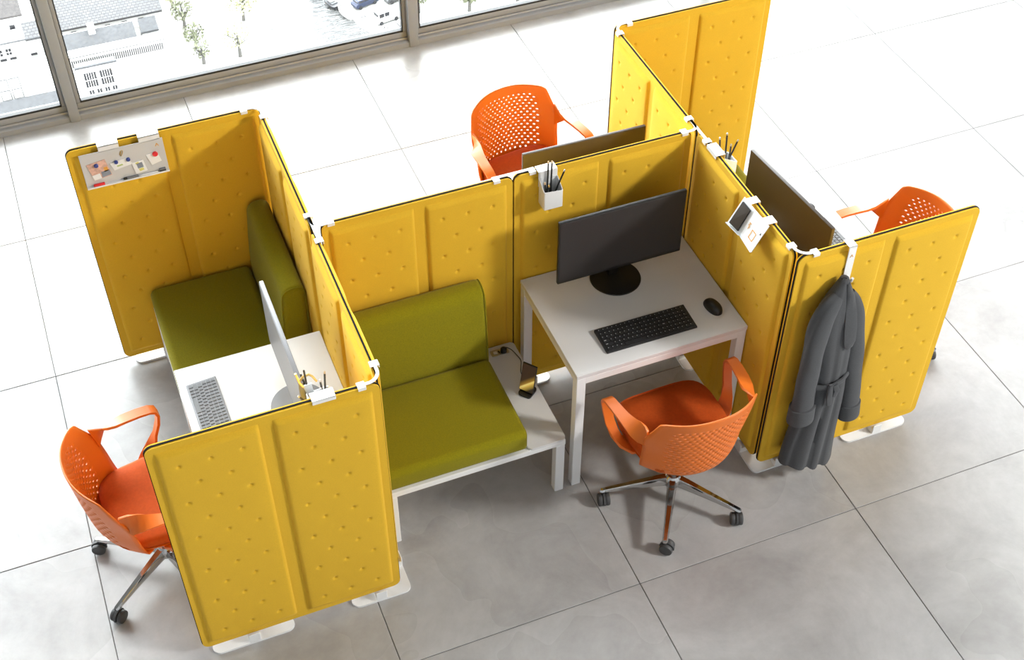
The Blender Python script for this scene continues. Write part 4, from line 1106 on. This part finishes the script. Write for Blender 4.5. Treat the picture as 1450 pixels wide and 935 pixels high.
for i, (x, y) in enumerate(((52.6, 168.2), (57.3, 170.6), (60.0, 165.6), (64.6, 169.6), (67.6, 164.6), (71.8, 168.6), (75.0, 163.6), (79.6, 166.8), (82.4, 161.4))):
    leafy('leafy green tree in the row along the canal street' if i % 2 else 'paler olive tree in the row along the canal street', x, y, 2.3, 6.2, E_leaf[1 if i % 2 else 2], 1500, 60+i, leaf=0.30)

# boats, cars and bicycles along the quay
def boat(lab, x, y, rz, L_, hullm, deckm, cover=None):
    t = thing('boat', lab, 'boat', (x, y, GZ+0.05), rz, 'boats moored at the quay')
    rings = []
    for k in range(9):
        v = k/8; w_ = 0.85*math.sin(PI*min(1, 0.25+0.75*(1-v)**0.8*0.5+0.12*(v < 0.05)))*(1-v**4)+0.03; xx = (v-0.5)*L_
        rings.append([(xx, -w_*0.7, -0.1), (xx, w_*0.7, -0.1), (xx, w_, 0.55+0.2*v*v), (xx, -w_, 0.55+0.2*v*v)])
    MB().loft(rings).build('hull', hullm, t, smooth=40)
    MB().rbox(-L_*0.30, L_*0.18, -0.55, 0.55, 0.5, 0.72, 0.05, 2).build('deck', deckm, t)
    if cover: MB().rbox(-L_*0.18, L_*0.12, -0.5, 0.5, 0.70, 1.25, 0.15, 3).build('cabin', cover, t)
E_blue = ext('blue_paint', (0.008, 0.013, 0.032), 0.4); E_dark = ext('dark_paint', (0.010, 0.010, 0.012), 0.4); E_grey = ext('grey_paint', (0.03, 0.031, 0.033), 0.4)
boat('white round nosed boat at the quay', 42.0, 171.8, math.radians(112), 3.6, E_white, E_white)
boat('grey covered boat moored behind the white boat', 40.7, 175.4, math.radians(108), 3.8, E_dark, E_grey, E_white)
boat('blue covered boat moored farthest along the quay', 39.2, 180.0, math.radians(104), 4.0, E_blue, E_white, E_blue)
def car(lab, x, y, rz, m, van=False):
    t = thing('car', lab, 'car', (x, y, GZ), rz, 'cars parked on the quay')
    hh = 0.98 if not van else 1.15
    pr = [(-2.05, 0.30), (2.05, 0.30), (2.10, 0.62), (1.95, 0.80), (1.05, hh-0.08), (-1.95, hh-0.05), (-2.10, 0.7)]
    MB().prism(pr, 'y', -0.85, 0.85).build('body', m, t, smooth=30)
    top = 1.45 if not van else 1.95
    xa, xb = (0.95, 0.35) if not van else (1.35, 0.95)
    rings = [[(-1.85, -0.80, hh-0.1), (xa, -0.80, hh-0.1), (xa, 0.80, hh-0.1), (-1.85, 0.80, hh-0.1)], [(-1.45, -0.66, top), (xb, -0.66, top), (xb, 0.66, top), (-1.45, 0.66, top)]]
    c = MB().loft(rings).build('cabin', m, t, smooth=20)
    g = MB()
    for s in (-1, 1):
        for (a, b) in ((-1.5, -0.7), (-0.55, 0.2)):
            g.box(a, b, s*0.76-0.03, s*0.76+0.03, hh+0.05, top-0.12)
    g.box(-1.74, -1.64, -0.6, 0.6, hh+0.05, top-0.15); g.box(xa-0.32, xa-0.18, -0.6, 0.6, hh+0.02, top-0.15)
    g.build('window_glass', E_win, c, smooth=None)
    for xx in (-1.3, 1.3):
        for s in (-1, 1):
            MB().lathe([(0, -0.1), (0.33, -0.1), (0.33, 0.1), (0, 0.1)], c=(xx, s*0.80, 0.33), n=14, axis='y').build('wheel', E_dark, t)
car('white van parked at the quay end', 47.3, 168.0, math.radians(12), E_white, True)
car('dark blue car parked behind the white van', 45.6, 173.4, math.radians(16), E_blue)
car('grey car parked beside the dark blue car', 50.6, 173.0, math.radians(14), E_grey)
car('silver car nearest the second mullion', 49.8, 164.6, math.radians(8), E_white)
def bike(lab, x, y, rz):
    t = thing('bicycle', lab, 'bicycle', (x, y, GZ), rz, 'bicycles on the quay')
    for xx in (-0.52, 0.52):
        MB().tube([(xx+0.34*math.cos(2*PI*k/16), 0, 0.36+0.34*math.sin(2*PI*k/16)) for k in range(17)], 0.03, 6).build('wheel', E_dark, t)
    fr = MB()
    for a, b in (((-0.52, 0, 0.36), (-0.15, 0, 0.85)), ((-0.15, 0, 0.85), (0.38, 0, 0.85)), ((-0.05, 0, 0.36), (0.38, 0, 0.85)), ((-0.52, 0, 0.36), (-0.05, 0, 0.36)), ((0.38, 0, 1.0), (0.52, 0, 0.36)), ((0.36, -0.25, 1.02), (0.36, 0.25, 1.02)), ((-0.05, 0, 0.36), (-0.18, 0, 0.95))):
        fr.tube([a, b], 0.03, 6)
    fr.build('frame', E_dark, t)
    MB().rbox(-0.30, -0.06, -0.08, 0.08, 0.93, 1.0, 0.02, 2).build('saddle', E_dark, t)
bike('dark bicycle standing next to the white boat', 43.9, 168.9, math.radians(20)); bike('dark bicycle parked by the quay edge near the silver car', 46.2, 164.8, math.radians(-35))
